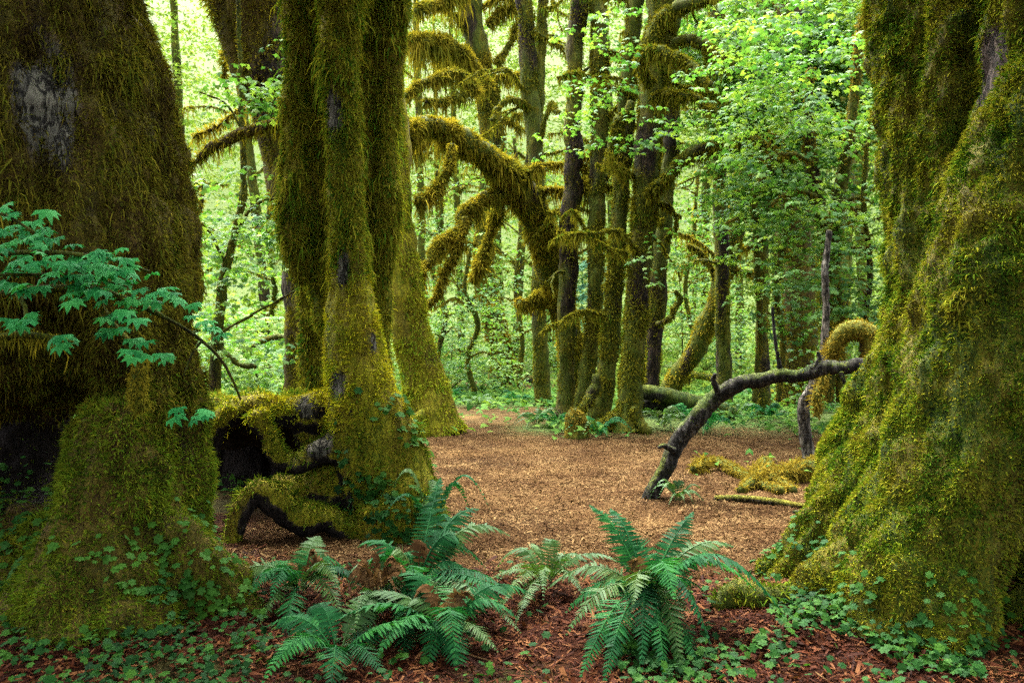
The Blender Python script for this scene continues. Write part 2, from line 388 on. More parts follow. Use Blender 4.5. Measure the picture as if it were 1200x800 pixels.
def sprays(tips, dirs, length, leaf_size, seed, tmpl=LEAF5, step=.11, jitter=.35):
    """leafy twigs: paired blades lying nearly flat and drooping, along short twigs. Returns V, F, rnd"""
    r = np.random.default_rng(seed); n = len(tips); k = max(2, int(length / step))
    t = (np.arange(k) + 1) / k
    dirs = norm(dirs); side = norm(np.cross(dirs, [0, 0, 1.]) + 1e-6)
    pos, head, nor = [], [], []
    for q in range(k):
        c = tips + dirs * (t[q] * length) + np.array([0, 0, -.12 * length * t[q] ** 2])
        for s in (-1, 1):
            pp = c + side * (s * leaf_size * .45) + r.normal(0, .12 * leaf_size, (n, 3))
            hd = side * s + dirs * r.uniform(.1, .9, (n, 1)); nn = norm(np.array([0, 0, 1.]) + hd * .25 + r.normal(0, jitter, (n, 3)))
            pos.append(pp); head.append(hd); nor.append(nn)
        if q == k - 1:
            pos.append(c + dirs * leaf_size * .3); head.append(dirs + 0); nor.append(norm(np.array([0, 0, 1.]) + dirs * .35 + r.normal(0, jitter, (n, 3))))
    pos, head, nor = map(np.vstack, (pos, head, nor))
    R = frames(nor, head, seed); return batch(tmpl[0], tmpl[1], pos, R, leaf_size * r.uniform(.6, 1.25, len(pos)), seed)

def crown_cloud(blobs, n, length, leaf, seed, tmpl=LEAF5, step=.11, flat=True):
    """sprays spread over ellipsoids (cx, cy, cz, rx, ry, rz), bunched in tiers"""
    r = np.random.default_rng(seed); b = np.array(blobs); vol = np.prod(b[:, 3:], 1) ** .66; which = r.choice(len(b), n, p=vol / vol.sum())
    u = norm(r.normal(0, 1, (n, 3))) * (r.random((n, 1)) ** .42); p = b[which, :3] + u * b[which, 3:]
    keep = fbm(p, 1.6 / max(leaf * 6, .4), seed, 2) > -.22
    p = p[keep]; tier = .5 if leaf > .1 else .5
    p[:, 2] = np.round(p[:, 2] / tier) * tier * .45 + p[:, 2] * .55 if flat else p[:, 2]
    d = np.stack([u[keep, 0] + r.normal(0, .6, len(p)), u[keep, 1] + r.normal(0, .6, len(p)), r.normal(-.05, .22, len(p))], 1)
    return sprays(p, d, length, leaf, seed, tmpl, step)

# ------------------------------------------------------------------ trunk builder (several stems grown into one skin)
def skin(stems, voxel, disp, seed, smooth=3, flute=1.0):
    V, F = merge([tube(s, 14) for s in stems])
    me = make_mesh('tmp', V, F); o = bpy.data.objects.new('tmp', me); C.objects.link(o)
    m = o.modifiers.new('r', 'REMESH'); m.mode = 'VOXEL'; m.voxel_size = voxel
    m = o.modifiers.new('s', 'SMOOTH'); m.iterations = smooth; m.factor = .5
    ev = o.evaluated_get(bpy.context.evaluated_depsgraph_get()); me2 = ev.to_mesh()
    V = np.empty(len(me2.vertices) * 3, np.float32); me2.vertices.foreach_get('co', V); V = V.reshape(-1, 3).astype(float)
    N = np.empty(len(V) * 3, np.float32); me2.vertices.foreach_get('normal', N); N = N.reshape(-1, 3).astype(float)
    cnt = np.empty(len(me2.polygons), np.int32); me2.polygons.foreach_get('loop_total', cnt)
    idx = np.empty(len(me2.loops), np.int32); me2.loops.foreach_get('vertex_index', idx)
    st = np.cumsum(cnt) - cnt; F = np.stack([idx[st], idx[st + 1], idx[st + 2], idx[np.minimum(st + 3, len(idx) - 1)]], 1); t = cnt == 3; F[t, 3] = F[t, 2]
    ev.to_mesh_clear(); bpy.data.objects.remove(o); bpy.data.meshes.remove(me)
    V = V + N * (disp * (fbm(V, (2.6, 2.6, .55), seed, 3) * 1.1 * flute + .6 * fbm(V, 5.5, seed + 9, 3) + .35 * fbm(V, (14, 14, 5), seed + 4, 2)))[:, None]
    return V, F.astype(np.int64)

def vnormals(V, F):
    T = tris_of(F); cr = np.cross(V[T[:, 1]] - V[T[:, 0]], V[T[:, 2]] - V[T[:, 0]]); N = np.zeros_like(V)
    for k in range(3): np.add.at(N, T[:, k], cr)
    return norm(N)

def near_px(spots):              # cover mask that drops inside pixel-placed bare patches (x, y, z, radius)
    s = np.array(spots)
    def f(p): return np.clip(1 - sum(np.exp(-((np.linalg.norm((p - q[:3]) * np.array([1, 1, q[4]]), axis=1) / q[3]) ** 2) * 1.2) * 1.5 for q in s), 0, 1)
    return f

# ------------------------------------------------------------------ the three giants
def giant(t, V, F, bark, bare, moss_list, seed, pk=1.0, cavity=None, under=None):
    N = vnormals(V, F); cov = near_px(bare)(V) if bare else np.ones(len(V))
    pale = (1 - cov) * pk; dk = np.zeros(len(V)) if cavity is None else np.clip(cavity(V) + (under(V, N) if under else 0), 0, 1)  # dk: where shade is painted into the bark colour
    part(t, 'trunk', V, F, bark, True, {'moss': .85 * cov * (1 - dk), 'pale': pale * (1 - dk), 'painted_shade': dk})
    mat_gap = lambda c: .42 + .58 * ss(fbm(c, (9, 9, 5), seed + 5, 3), -.2, .12)
    for k, (name, mat, dens, L, w, droop, spread, segs, mask) in enumerate(moss_list):
        fn = near_px(bare) if bare else (lambda p: np.ones(len(p)))
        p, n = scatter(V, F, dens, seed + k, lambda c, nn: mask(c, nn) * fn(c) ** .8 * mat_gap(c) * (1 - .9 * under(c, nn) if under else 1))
        sv, sf, rr = strands(p, n, L * (.75 + .9 * np.clip(fbm(p, (6, 6, 4), seed + 5, 2) + .3, 0, 1)), w, droop, seed + 20 + k, spread, segs)
        part(t, name, sv, sf, mat, False, {'rnd': rr}, 'stuff')

def patchy(scale, seed, lo=-.15, hi=.25, inv=False):
    def f(c, n):
        v = ss(fbm(c, scale, seed, 3), lo, hi); return 1 - v if inv else v
    return f

# left giant on stilt roots
A = thing('giant_conifer', 'giant shaggy brown mossed trunk on stilt roots with a grey bare bark streak', 'tree', P(150, 715, 4.75))
st = [px_path([(8, -420, 138), (10, -150, 138), (14, 0, 143), (22, 150, 172), (28, 280, 186), (34, 370, 184), (50, 420, 146)], 5.3, 5.3),
      px_path([(110, 300, 120, 5.2), (156, 400, 70, 5.05), (190, 460, 42, 4.95), (162, 530, 75, 4.85), (146, 610, 85, 4.75), (140, 700, 125, 4.7), (138, 790, 165, 4.65)]),
      px_path([(170, 600, 50, 4.7), (220, 660, 42, 4.6), (270, 705, 30, 4.6), (310, 735, 16, 4.6)]),
      px_path([(120, 610, 60, 4.7), (60, 690, 45, 4.6), (10, 735, 34, 4.6), (-60, 770, 20, 4.6)]),
      px_path([(20, 330, 120, 5.9), (34, 430, 54, 6.5), (32, 540, 56, 6.6), (40, 640, 80, 6.6), (40, 700, 95, 6.6)]),
      px_path([(-60, 300, 100, 5.4), (-95, 450, 70, 5.4), (-100, 600, 75, 5.3), (-110, 720, 120, 5.2)]),
      px_path([(40, 620, 40, 5.6), (60, 640, 40, 5.2), (30, 690, 40, 5.0)])]
V, F = skin(st, .03, .11, 3, 2, 1.2)
bareA = [(*P(58, 35, 4.50), .20, .38), (*P(64, 110, 4.44), .17, .42), (*P(70, 195, 4.34), .11, .38), (*P(44, 80, 4.45), .12, .5)]
zA = lambda z0, z1: (lambda c, n: ss(c[:, 2], z0, z1))
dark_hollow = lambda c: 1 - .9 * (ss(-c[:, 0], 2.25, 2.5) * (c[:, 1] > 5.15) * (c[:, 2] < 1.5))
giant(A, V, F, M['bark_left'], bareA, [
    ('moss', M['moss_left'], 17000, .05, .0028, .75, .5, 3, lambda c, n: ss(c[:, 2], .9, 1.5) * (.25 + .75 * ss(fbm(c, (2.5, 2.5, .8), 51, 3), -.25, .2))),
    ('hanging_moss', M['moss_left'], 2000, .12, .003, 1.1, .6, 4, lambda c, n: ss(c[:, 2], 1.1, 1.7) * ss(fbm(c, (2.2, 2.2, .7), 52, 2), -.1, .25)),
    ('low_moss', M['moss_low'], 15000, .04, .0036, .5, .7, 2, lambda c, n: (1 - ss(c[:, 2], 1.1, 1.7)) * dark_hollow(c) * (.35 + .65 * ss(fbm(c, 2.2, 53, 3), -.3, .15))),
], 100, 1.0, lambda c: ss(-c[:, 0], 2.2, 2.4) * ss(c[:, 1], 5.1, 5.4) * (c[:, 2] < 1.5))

# mossy yellow tree left of centre with its arching roots
B = thing('buttressed_maple', 'big bright yellow mossed trunk straddling a black root hollow', 'tree', P(450, 610, 7.0))
st = [px_path([(402, -420, 30), (402, -150, 28), (399, 0, 25), (400, 100, 21), (403, 200, 20), (407, 270, 21), (411, 350, 28), (418, 420, 36), (432, 500, 46), (450, 570, 50), (462, 640, 50)], 6.9, 6.8),
      px_path([(352, -420, 24), (350, -100, 22), (352, 30, 18), (348, 85, 14), (346, 130, 18), (347, 180, 17), (346, 240, 19), (348, 290, 15), (352, 330, 7)], 7.35, 7.35),
      px_path([(375, -420, 24), (373, 0, 22), (374, 150, 19), (378, 300, 17), (388, 380, 17)], 7.5, 7.5), px_path([(430, -420, 24), (428, 0, 22), (426, 150, 19), (425, 300, 17), (426, 400, 18)], 7.5, 7.45),
      px_path([(458, -420, 27), (458, -120, 25), (456, 0, 23), (454, 60, 21), (451, 130, 18), (450, 190, 15), (452, 240, 16), (448, 290, 12), (444, 340, 10), (442, 420, 11), (448, 500, 15), (460, 560, 20)], 7.55, 7.4),
      px_path([(411, 340, 9), (427, 410, 13), (446, 460, 18), (470, 520, 22), (488, 575, 24), (503, 630, 22)], 6.85, 6.6), px_path([(404, 330, 8), (404, 410, 12), (398, 470, 16), (402, 520, 20)], 6.75, 6.75),
      px_path([(362, 280, 10), (364, 380, 13), (366, 450, 16), (372, 500, 24)], 7.8, 7.7),
      px_path([(420, 470, 32), (390, 482, 24), (340, 484, 19), (295, 480, 16), (264, 487, 15), (247, 515, 13), (238, 570, 12), (234, 650, 16), (232, 690, 16)], 6.95, 6.7),
      px_path([(300, 484, 12), (312, 508, 9), (330, 536, 11), (352, 542, 13), (376, 528, 15), (400, 524, 22), (440, 530, 34)], 6.6, 6.75),
      px_path([(450, 605, 34), (412, 620, 18), (384, 606, 13), (350, 606, 17), (322, 584, 17), (300, 576, 13), (284, 594, 14), (272, 640, 12), (284, 700, 16)], 6.6, 6.25),
      px_path([(322, 566, 10), (356, 574, 20), (398, 572, 30), (440, 580, 34)], 7.0, 6.8), px_path([(356, 500, 14), (372, 540, 13), (366, 590, 16), (352, 640, 20)], 6.95, 6.8),
      px_path([(465, 580, 46), (490, 620, 30), (510, 660, 20)], 6.7, 6.5),
      px_path([(462, 590, 46), (460, 650, 40), (455, 700, 40)], 6.6, 6.5),
      px_path([(430, 505, 46), (360, 500, 30), (300, 498, 26), (240, 505, 26)], 7.7, 7.9),  # from here on: added roof and back wall, keeping light out of the hollow
      px_path([(300, 485, 26), (300, 490, 26)], 7.3, 8.6), px_path([(250, 488, 26), (250, 490, 26)], 7.2, 8.6), px_path([(345, 487, 26), (345, 490, 26)], 7.2, 8.6),
      px_path([(240, 490, 34), (234, 580, 40), (234, 690, 50)], 8.9, 8.9), px_path([(300, 490, 36), (298, 580, 44), (298, 690, 55)], 9.0, 8.9),
      px_path([(360, 490, 40), (362, 580, 46), (362, 690, 60)], 8.8, 8.7), px_path([(440, 500, 40), (430, 580, 46), (425, 690, 60)], 8.2, 8.2)]
V, F = skin(st, .025, .055, 13, 1, .8)
bareB = [(*P(360, 478, 6.8), .10, 1), (*P(374, 520, 6.6), .12, 1), (*P(345, 540, 6.45), .12, 1), (*P(402, 315, 6.7), .055, .3), (*P(385, 600, 6.3), .10, 1), (*P(436, 405, 6.65), .04, .35),
         (*P(392, 450, 6.55), .10, .8), (*P(330, 588, 6.2), .08, 1), (*P(392, 130, 6.75), .08, .4), (*P(450, 530, 6.4), .07, .8)]
low = lambda c: 1 - ss(c[:, 2], 2.1, 2.7)
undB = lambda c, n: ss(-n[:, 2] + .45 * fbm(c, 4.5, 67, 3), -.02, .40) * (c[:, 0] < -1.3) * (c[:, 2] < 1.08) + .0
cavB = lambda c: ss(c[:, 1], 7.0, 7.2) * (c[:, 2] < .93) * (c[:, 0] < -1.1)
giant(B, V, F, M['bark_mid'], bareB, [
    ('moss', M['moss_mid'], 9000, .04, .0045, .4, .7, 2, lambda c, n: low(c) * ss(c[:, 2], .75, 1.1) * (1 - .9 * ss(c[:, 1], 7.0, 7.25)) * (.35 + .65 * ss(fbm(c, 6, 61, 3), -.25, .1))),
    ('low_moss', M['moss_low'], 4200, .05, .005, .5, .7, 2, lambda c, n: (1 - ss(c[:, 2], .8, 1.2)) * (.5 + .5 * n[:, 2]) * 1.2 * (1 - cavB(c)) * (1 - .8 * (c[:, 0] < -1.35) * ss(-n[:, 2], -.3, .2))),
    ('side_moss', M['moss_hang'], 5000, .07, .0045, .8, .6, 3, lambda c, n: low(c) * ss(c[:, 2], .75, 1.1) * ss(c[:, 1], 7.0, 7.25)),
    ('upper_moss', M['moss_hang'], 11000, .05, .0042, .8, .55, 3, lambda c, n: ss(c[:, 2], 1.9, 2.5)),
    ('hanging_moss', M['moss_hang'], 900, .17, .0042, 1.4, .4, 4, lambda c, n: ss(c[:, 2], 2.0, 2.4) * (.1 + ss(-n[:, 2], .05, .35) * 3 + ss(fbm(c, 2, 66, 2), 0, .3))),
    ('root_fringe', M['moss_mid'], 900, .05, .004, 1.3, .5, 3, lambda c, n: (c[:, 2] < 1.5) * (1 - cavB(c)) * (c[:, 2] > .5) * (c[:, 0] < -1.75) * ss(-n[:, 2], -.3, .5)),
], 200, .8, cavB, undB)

# right giant with a flaring olive carpet of moss
T = thing('flaring_conifer', 'huge flaring trunk carpeted in short olive green moss beside the front fern', 'tree', P(1080, 740, 4.6))
st = [px_path([(1146, -420, 105), (1142, -150, 104), (1140, 0, 102), (1142, 200, 99), (1144, 330, 102), (1138, 420, 106), (1108, 490, 106), (1068, 555, 98), (1018, 612, 78), (958, 650, 56), (915, 672, 32), (880, 690, 14)], 5.6, 5.35),
      px_path([(1290, -420, 120), (1262, -60, 100), (1240, 110, 88), (1212, 230, 84), (1188, 340, 92), (1170, 440, 100), (1140, 530, 92), (1112, 600, 82), (1086, 680, 84), (1066, 760, 92), (1060, 830, 100)], 4.85, 4.4),
      px_path([(1110, 560, 50), (1050, 620, 50), (1000, 668, 40), (960, 700, 26), (925, 722, 14)], 4.85, 4.75),
      px_path([(1085, 640, 50), (1040, 700, 45), (1010, 760, 36), (985, 800, 26)], 4.45, 4.3),
      px_path([(1262, 300, 90), (1290, 500, 80), (1290, 650, 80), (1240, 740, 60), (1190, 800, 60)], 4.8, 4.4),
      px_path([(1230, 400, 90), (1225, 550, 80), (1220, 700, 100)], 5.9, 5.9),
      px_path([(1090, 690, 55), (1130, 750, 45), (1180, 790, 40)], 4.35, 4.2)]
V, F = skin(st, .03, .12, 23, 2, 1.15)
bareT = [(*P(1162, 95, 4.75), .10, .5), (*P(1168, 60, 4.8), .08, .5), (*P(1140, 330, 4.8), .05, .4), (*P(1120, 120, 5.0), .07, .5)]
dry = lambda c, n: ss(n[:, 0] + .35 * fbm(c, 2.5, 75, 2), -.12, .30) * ss(c[:, 2], .15, .5)
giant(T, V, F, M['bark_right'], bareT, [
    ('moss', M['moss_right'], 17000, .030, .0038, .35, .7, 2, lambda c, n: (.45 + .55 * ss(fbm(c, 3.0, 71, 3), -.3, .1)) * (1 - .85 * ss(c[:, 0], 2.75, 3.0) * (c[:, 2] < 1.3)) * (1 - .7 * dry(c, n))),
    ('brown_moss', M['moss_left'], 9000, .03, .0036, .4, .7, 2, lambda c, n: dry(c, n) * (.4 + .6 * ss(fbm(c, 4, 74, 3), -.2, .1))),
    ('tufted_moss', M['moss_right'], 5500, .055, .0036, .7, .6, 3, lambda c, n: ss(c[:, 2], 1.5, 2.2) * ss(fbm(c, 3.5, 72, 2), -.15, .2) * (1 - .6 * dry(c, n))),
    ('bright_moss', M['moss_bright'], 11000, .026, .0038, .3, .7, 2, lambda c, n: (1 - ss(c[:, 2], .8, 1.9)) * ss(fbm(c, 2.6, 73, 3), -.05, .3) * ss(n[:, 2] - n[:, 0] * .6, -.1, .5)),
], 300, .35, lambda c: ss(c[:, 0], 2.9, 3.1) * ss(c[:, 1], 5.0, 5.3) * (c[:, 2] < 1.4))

# ------------------------------------------------------------------ slender and crooked trees further in
def fringe(path, n_per_m, short, long, seed):
    """points along a limb and the strands that hang from it plus the cushion on top"""
    r = np.random.default_rng(seed); c = path[:, :3]; seg = np.linalg.norm(np.diff(c, axis=0), axis=1); cum = np.concatenate([[0], np.cumsum(seg)])
    n = max(4, int(cum[-1] * n_per_m)); s = r.random(n) * cum[-1]; P0 = np.stack([np.interp(s, cum, c[:, k]) for k in range(3)], 1); rad = np.interp(s, cum, path[:, 3])
    T_ = norm(np.gradient(c, axis=0)); Tn = np.stack([np.interp(s, cum, T_[:, k]) for k in range(3)], 1)
    d = r.normal(0, 1, (n, 3)); d -= Tn * (d * Tn).sum(1, keepdims=True); d = norm(d)
    horiz = np.clip(1.15 - np.abs(Tn[:, 2]), 0, 1); hang = horiz * ss(-d[:, 2], -.05, .5)
    clump = np.clip(.75 + 1.5 * fbm(P0, 2.6, seed, 3), .5, 1.7)
    LL = (short + (long - short) * hang * r.random(n) ** 2.2) * clump
    d2 = norm(d * (1 - .75 * hang[:, None]) + hang[:, None] * np.array([0, 0, -1.3]))
    return P0 + d * rad[:, None] * .92, d2, LL, np.where(hang > .3, 1.2, .55)

rad0 = lambda pa: float(pa[:, 3].mean())

def crooked(t_path, n, seed, lo=.3, hi=.95, L=(1.0, 2.6), r=.3):
    """crooked arching limbs with side forks leaving a trunk"""
    g = np.random.default_rng(seed); out = []
    for q in range(n):
        k = int(len(t_path) * g.uniform(lo, hi)); o = t_path[k, :3]; s_ = 1 if g.random() < .5 else -1; ln = g.uniform(*L); r0 = max(.025, min(t_path[k, 3] * r, .10)); pts = [[*o, r0]]; d = np.array([s_, g.normal(-.3, .5), g.uniform(.1, .9)]); m_ = 7
        for w in range(m_):
            d = norm(d + g.normal(0, .38, 3) + np.array([s_ * .15, 0, -.20])); o = o + d * ln / m_; pts.append([*o, r0 * (1 - .8 * (w + 1) / m_)])
        out.append(smooth_path(pts, 4)); j = int(g.integers(2, 5)); f = np.array(pts[j][:3]); e_ = f + np.array([s_ * ln * .3, g.normal(0, .3), g.uniform(-.5, .4) * ln * .5]); md = (f + e_) / 2 + g.normal(0, .1, 3)
        out.append(smooth_path([[*f, r0 * .5], [*md, r0 * .4], [*e_, r0 * .15]], 4))
    return out

def wood_tree(name, label, stems, limbs, bark, moss_mat, seed, group=None, cat='tree', L=.2, dens=1.0, cover=.85, cloud=None, Lt=.06, leaf_mat=None, extra=0):
    """stems and limbs: pixel paths (already placed in the world); cloud: (V, F, rnd) of leaves"""
    for q, sp in enumerate(stems[:3]):
        if extra: limbs = limbs + crooked(sp, extra, seed + 700 + q)
    base = stems[0][0, :3] if stems[0][0, 2] < stems[0][-1, 2] else stems[0][-1, :3]
    t = thing(name, label, cat, base, group); ps, ds, ls, dr, ws = [], [], [], [], []
    for k, (paths, nm) in enumerate(((stems, 'trunk'), (limbs, 'branch'))):
        for q, pa in enumerate(paths):
            ppm = FOC * .853 / max(np.mean(pa[:, 1]), 3)       # render pixels per metre there
            u_ = np.linspace(0, len(pa) - 1, len(pa) * 3); fine = np.stack([np.interp(u_, np.arange(len(pa)), pa[:, k_]) for k_ in range(4)], 1)
            if nm == 'branch': fine[:, 3] *= .62
            wob = np.stack([fbm(fine[:, :3], .45 / max(rad0(pa), .05), seed + 90 + k_, 2) for k_ in range(3)], 1) * (rad0(pa) * (.4 if nm == 'trunk' else 1.3)) * np.linspace(0, 1, len(fine))[:, None] ** .5; fine[:, :3] += wob * [1, .6, .6]
            V, F = tube(fine, 18 if nm == 'trunk' else 9)
            N = vnormals(V, F); rad = pa[:, 3].mean()
            V = V + N * (rad * (.38 * fbm(V, (.6 / rad, .6 / rad, .16 / rad), seed + q, 2) + .26 * fbm(V, (1.6 / rad, 1.6 / rad, .8 / rad), seed + 5 + q, 3)))[:, None]
            mo = cover - .1 + .9 * fbm(V, (2.2, 2.2, .8), seed + 40, 3) + .25 * (N[:, 2] > .3)
            part(t, nm, V, F, bark, True, {'moss': mo, 'pale': ss(fbm(V, (2, 2, 1), seed + 41, 2), .15, .4) * .3})
            per = dens * (rad * 4200 * min(1.0, ppm / 60) + 160)
            p, d, l, g = fringe(fine, per * (1.0 if nm == 'trunk' else 1.25), Lt if nm == 'trunk' else L * .22, Lt + L * .4 if nm == 'trunk' else L * 1.15, seed + 60 + q + 10 * k)
            ps.append(p); ds.append(d); ls.append(l); dr.append(g); ws.append(np.full(len(p), max(.004, .48 / ppm)))
    if dens > 0:
        p, d, l, g, w = map(np.concatenate, (ps, ds, ls, dr, ws))
        sv, sf, rr = strands(p, d, l, w, g, seed + 80, .38, 3)
        part(t, 'moss', sv, sf, moss_mat, False, {'rnd': rr}, 'stuff')
    if cloud is not None:
        part(t, 'crown', cloud[0], cloud[1], leaf_mat, False, {'rnd': cloud[2]}, 'stuff')
    return t

pp = px_path
def up(pa, dx=0., h=4.0):        # carry a trunk on above the frame, thinning
    top = pa[-1]; d = pa[-1, :3] - pa[-4, :3]; d = d / max(np.linalg.norm(d), 1e-6); d = d * .4 + np.array([0, 0, .6])
    ext = [[*(top[:3] + d / np.linalg.norm(d) * h * f), top[3] * (1 - .55 * f)] for f in (.33, .66, 1.0)]
    return np.vstack([pa, ext])

def cpx(px, py, Y, rx, ry, rz):  # crown ellipsoid from a pixel centre; radii in px (depth radius in metres)
    return (*P(px, py, Y), rx / FOC * Y, ry, rz / FOC * Y)

ML, MTR, MO = M['moss_limb'], M['moss_trunk'], M['moss_orange']; BT = M['bark_trunk']; LM = M['leaf_maple']

# C: the leaning trunk tucked behind the yellow tree
wood_tree('mossy_tree', 'short flared mossy trunk leaning out from behind the big yellow mossed tree', [
    up(pp([(511, 512, 40), (503, 480, 30), (493, 440, 26), (481, 390, 24), (470, 330, 24), (458, 240, 24), (448, 120, 26), (445, -40, 26)], 14, 14))],
    [pp([(505, 480, 16), (520, 496, 11), (536, 508, 6)], 13.8, 13.7), pp([(492, 486, 14), (490, 505, 12), (486, 516, 8)], 13.5, 13.3)], M['bark_mid'], M['moss_bright'], 401, Lt=0.09, L=.14, dens=1.6, cover=.95)
# D: leaning trunk with ferns between the two left giants, and its drooping limb
wood_tree('mossy_tree', 'dark leaning forked trunk in the gap between the two left giants', [
    up(pp([(362, 500, 26), (360, 380, 22), (354, 300, 22), (338, 200, 24), (318, 110, 29), (302, 20, 36), (294, -80, 40)], 11, 10.5)),
    up(pp([(296, 110, 14), (278, 55, 17), (262, 10, 15), (244, -60, 15)], 10.6, 10.4))],
    [pp([(335, 142, 10), (306, 150, 10), (275, 160, 9), (248, 175, 8), (226, 188, 6), (205, 215, 4)], 9.6, 9.4),
     pp([(262, 60, 4), (264, 85, 3), (267, 110, 2.5)], 12, 12), pp([(300, 120, 4), (280, 130, 3), (255, 148, 3), (225, 160, 2)], 11, 11)], M['bark_left'], ML, 411, Lt=0.10, L=.38, dens=1.5, cover=.8)
# small brown maple in the left gap
wood_tree('young_maple', 'thin brown stem with tiered leaves in the left gap', [
    up(pp([(246, 560, 7), (250, 470, 7), (254, 400, 7), (259, 350, 6), (266, 310, 5), (277, 265, 4.5), (285, 220, 4), (283, 150, 3), (280, 60, 2.5)], 9.9, 9.9), h=1)],
    [pp([(266, 315, 3), (250, 280, 2.4), (236, 262, 2)], 9.9, 9.6), pp([(276, 270, 3), (300, 240, 2.4), (325, 232, 2)], 9.9, 9.6), pp([(258, 390, 3), (290, 372, 2.4), (330, 350, 2), (352, 338, 1.6)], 9.8, 9.5),
     pp([(285, 412, 3), (310, 398, 5), (330, 395, 5), (350, 400, 3)], 12, 12), pp([(254, 400, 4), (275, 425, 4), (300, 430, 4)], 9.8, 9.8), pp([(283, 150, 2), (262, 120, 2), (232, 108, 1.5)], 9.8, 9.6)], BT, ML, 421, L=.10, dens=.5,
    cloud=crown_cloud([cpx(260, 235, 9.6, 46, .9, 40), cpx(300, 290, 9.8, 40, .9, 40), cpx(300, 120, 9.4, 34, .5, 22), cpx(245, 340, 10, 30, .8, 30), cpx(312, 90, 9.3, 22, .4, 16), cpx(280, 400, 10, 40, .8, 30), cpx(330, 205, 9.4, 20, .4, 14)], 260, .42, .115, 422), leaf_mat=LM)
# H: upright behind the arch
wood_tree('mossy_tree', 'far crooked trunk whose foot stands beside the pale fallen log', [
    up(pp([(591, 446, 19), (588, 420, 15), (578, 370, 14), (566, 315, 13), (572, 250, 13), (579, 180, 14), (570, 110, 14), (558, 50, 12), (545, -30, 11)], 29, 27))],
    [pp([(572, 105, 10), (555, 75, 11), (530, 55, 12), (505, 48, 12), (478, 50, 9)], 24, 22),
     pp([(560, 110, 6), (540, 88, 6), (515, 90, 6), (492, 98, 5), (474, 112, 4)], 22, 21),
     pp([(556, 96, 5), (549, 108, 5), (536, 114, 5), (515, 120, 4), (498, 118, 3)], 22, 21),
     pp([(580, 75, 5), (592, 60, 4), (604, 35, 4), (610, 10, 3)], 27, 27), pp([(545, -10, 8), (520, 0, 8), (490, 8, 6)], 24, 22), pp([(572, 30, 6), (590, 12, 6), (612, 4, 5)], 27, 27)], BT, ML, 431, Lt=0.10, extra=9, L=.75, dens=1.5)
# E: the arching trunk bearded with moss
wood_tree('arched_maple', 'arching bowed trunk bearded with hanging moss above the trail', [
    pp([(680, 484, 20), (676, 440, 16), (664, 380, 15), (648, 325, 16), (632, 270, 17), (612, 226, 17), (588, 198, 15), (560, 176, 14), (530, 158, 13), (508, 146, 11), (486, 151, 9), (468, 166, 6), (452, 186, 3)], 18.3, 14)],
    [pp([(612, 240, 10), (590, 226, 11), (566, 232, 10), (546, 252, 9), (532, 272, 8), (512, 290, 7), (502, 310, 6), (480, 330, 5), (470, 352, 4)], 16.5, 14.5),
     pp([(545, 255, 5), (540, 280, 5), (522, 318, 5), (512, 345, 4), (490, 366, 4), (478, 372, 3)], 15.5, 15),
     pp([(530, 170, 6), (522, 205, 5), (505, 225, 5), (490, 235, 4)], 14.5, 14), pp([(596, 210, 6), (578, 262, 6), (566, 300, 5), (552, 330, 4)], 16.5, 16.5),
     pp([(650, 360, 7), (640, 345, 8), (622, 355, 8), (606, 352, 7)], 17.6, 17.3)], BT, ML, 441, Lt=0.12, extra=4, L=.62, dens=2.4, cover=.8)
# F, G: straight brown poles
wood_tree('slender_tree', 'straight slender bare brown trunk rising through the middle beside the arched trunk', [
    up(pp([(664, 486, 14), (663, 462, 11), (663, 400, 10), (667, 300, 10), (672, 150, 10), (679, -30, 10)], 15.8, 15.8))], [pp([(668, 300, 3), (690, 290, 2.5), (700, 275, 2)], 17, 17)], BT, MTR, 451, extra=2, L=.10, dens=.9, cover=.62)
wood_tree('slender_tree', 'slender pole with an orange moss cushion at half height', [
    up(pp([(638, 474, 11), (634, 440, 9), (632, 370, 8), (632, 300, 8), (631, 220, 9), (622, 110, 10), (613, -30, 10)], 20, 20)), up(pp([(630, 190, 5), (633, 110, 5), (638, -30, 5)], 20, 20))],
    [pp([(632, 352, 8), (622, 352, 9), (612, 356, 10), (602, 352, 5)], 19.6, 19.4), pp([(624, 130, 6), (600, 116, 6), (588, 122, 4), (576, 140, 3)], 20, 19), pp([(629, 190, 6), (642, 125, 4), (655, 130, 3)], 20, 19)], BT, MTR, 461, extra=5, L=.26, dens=1.2, cover=.8)
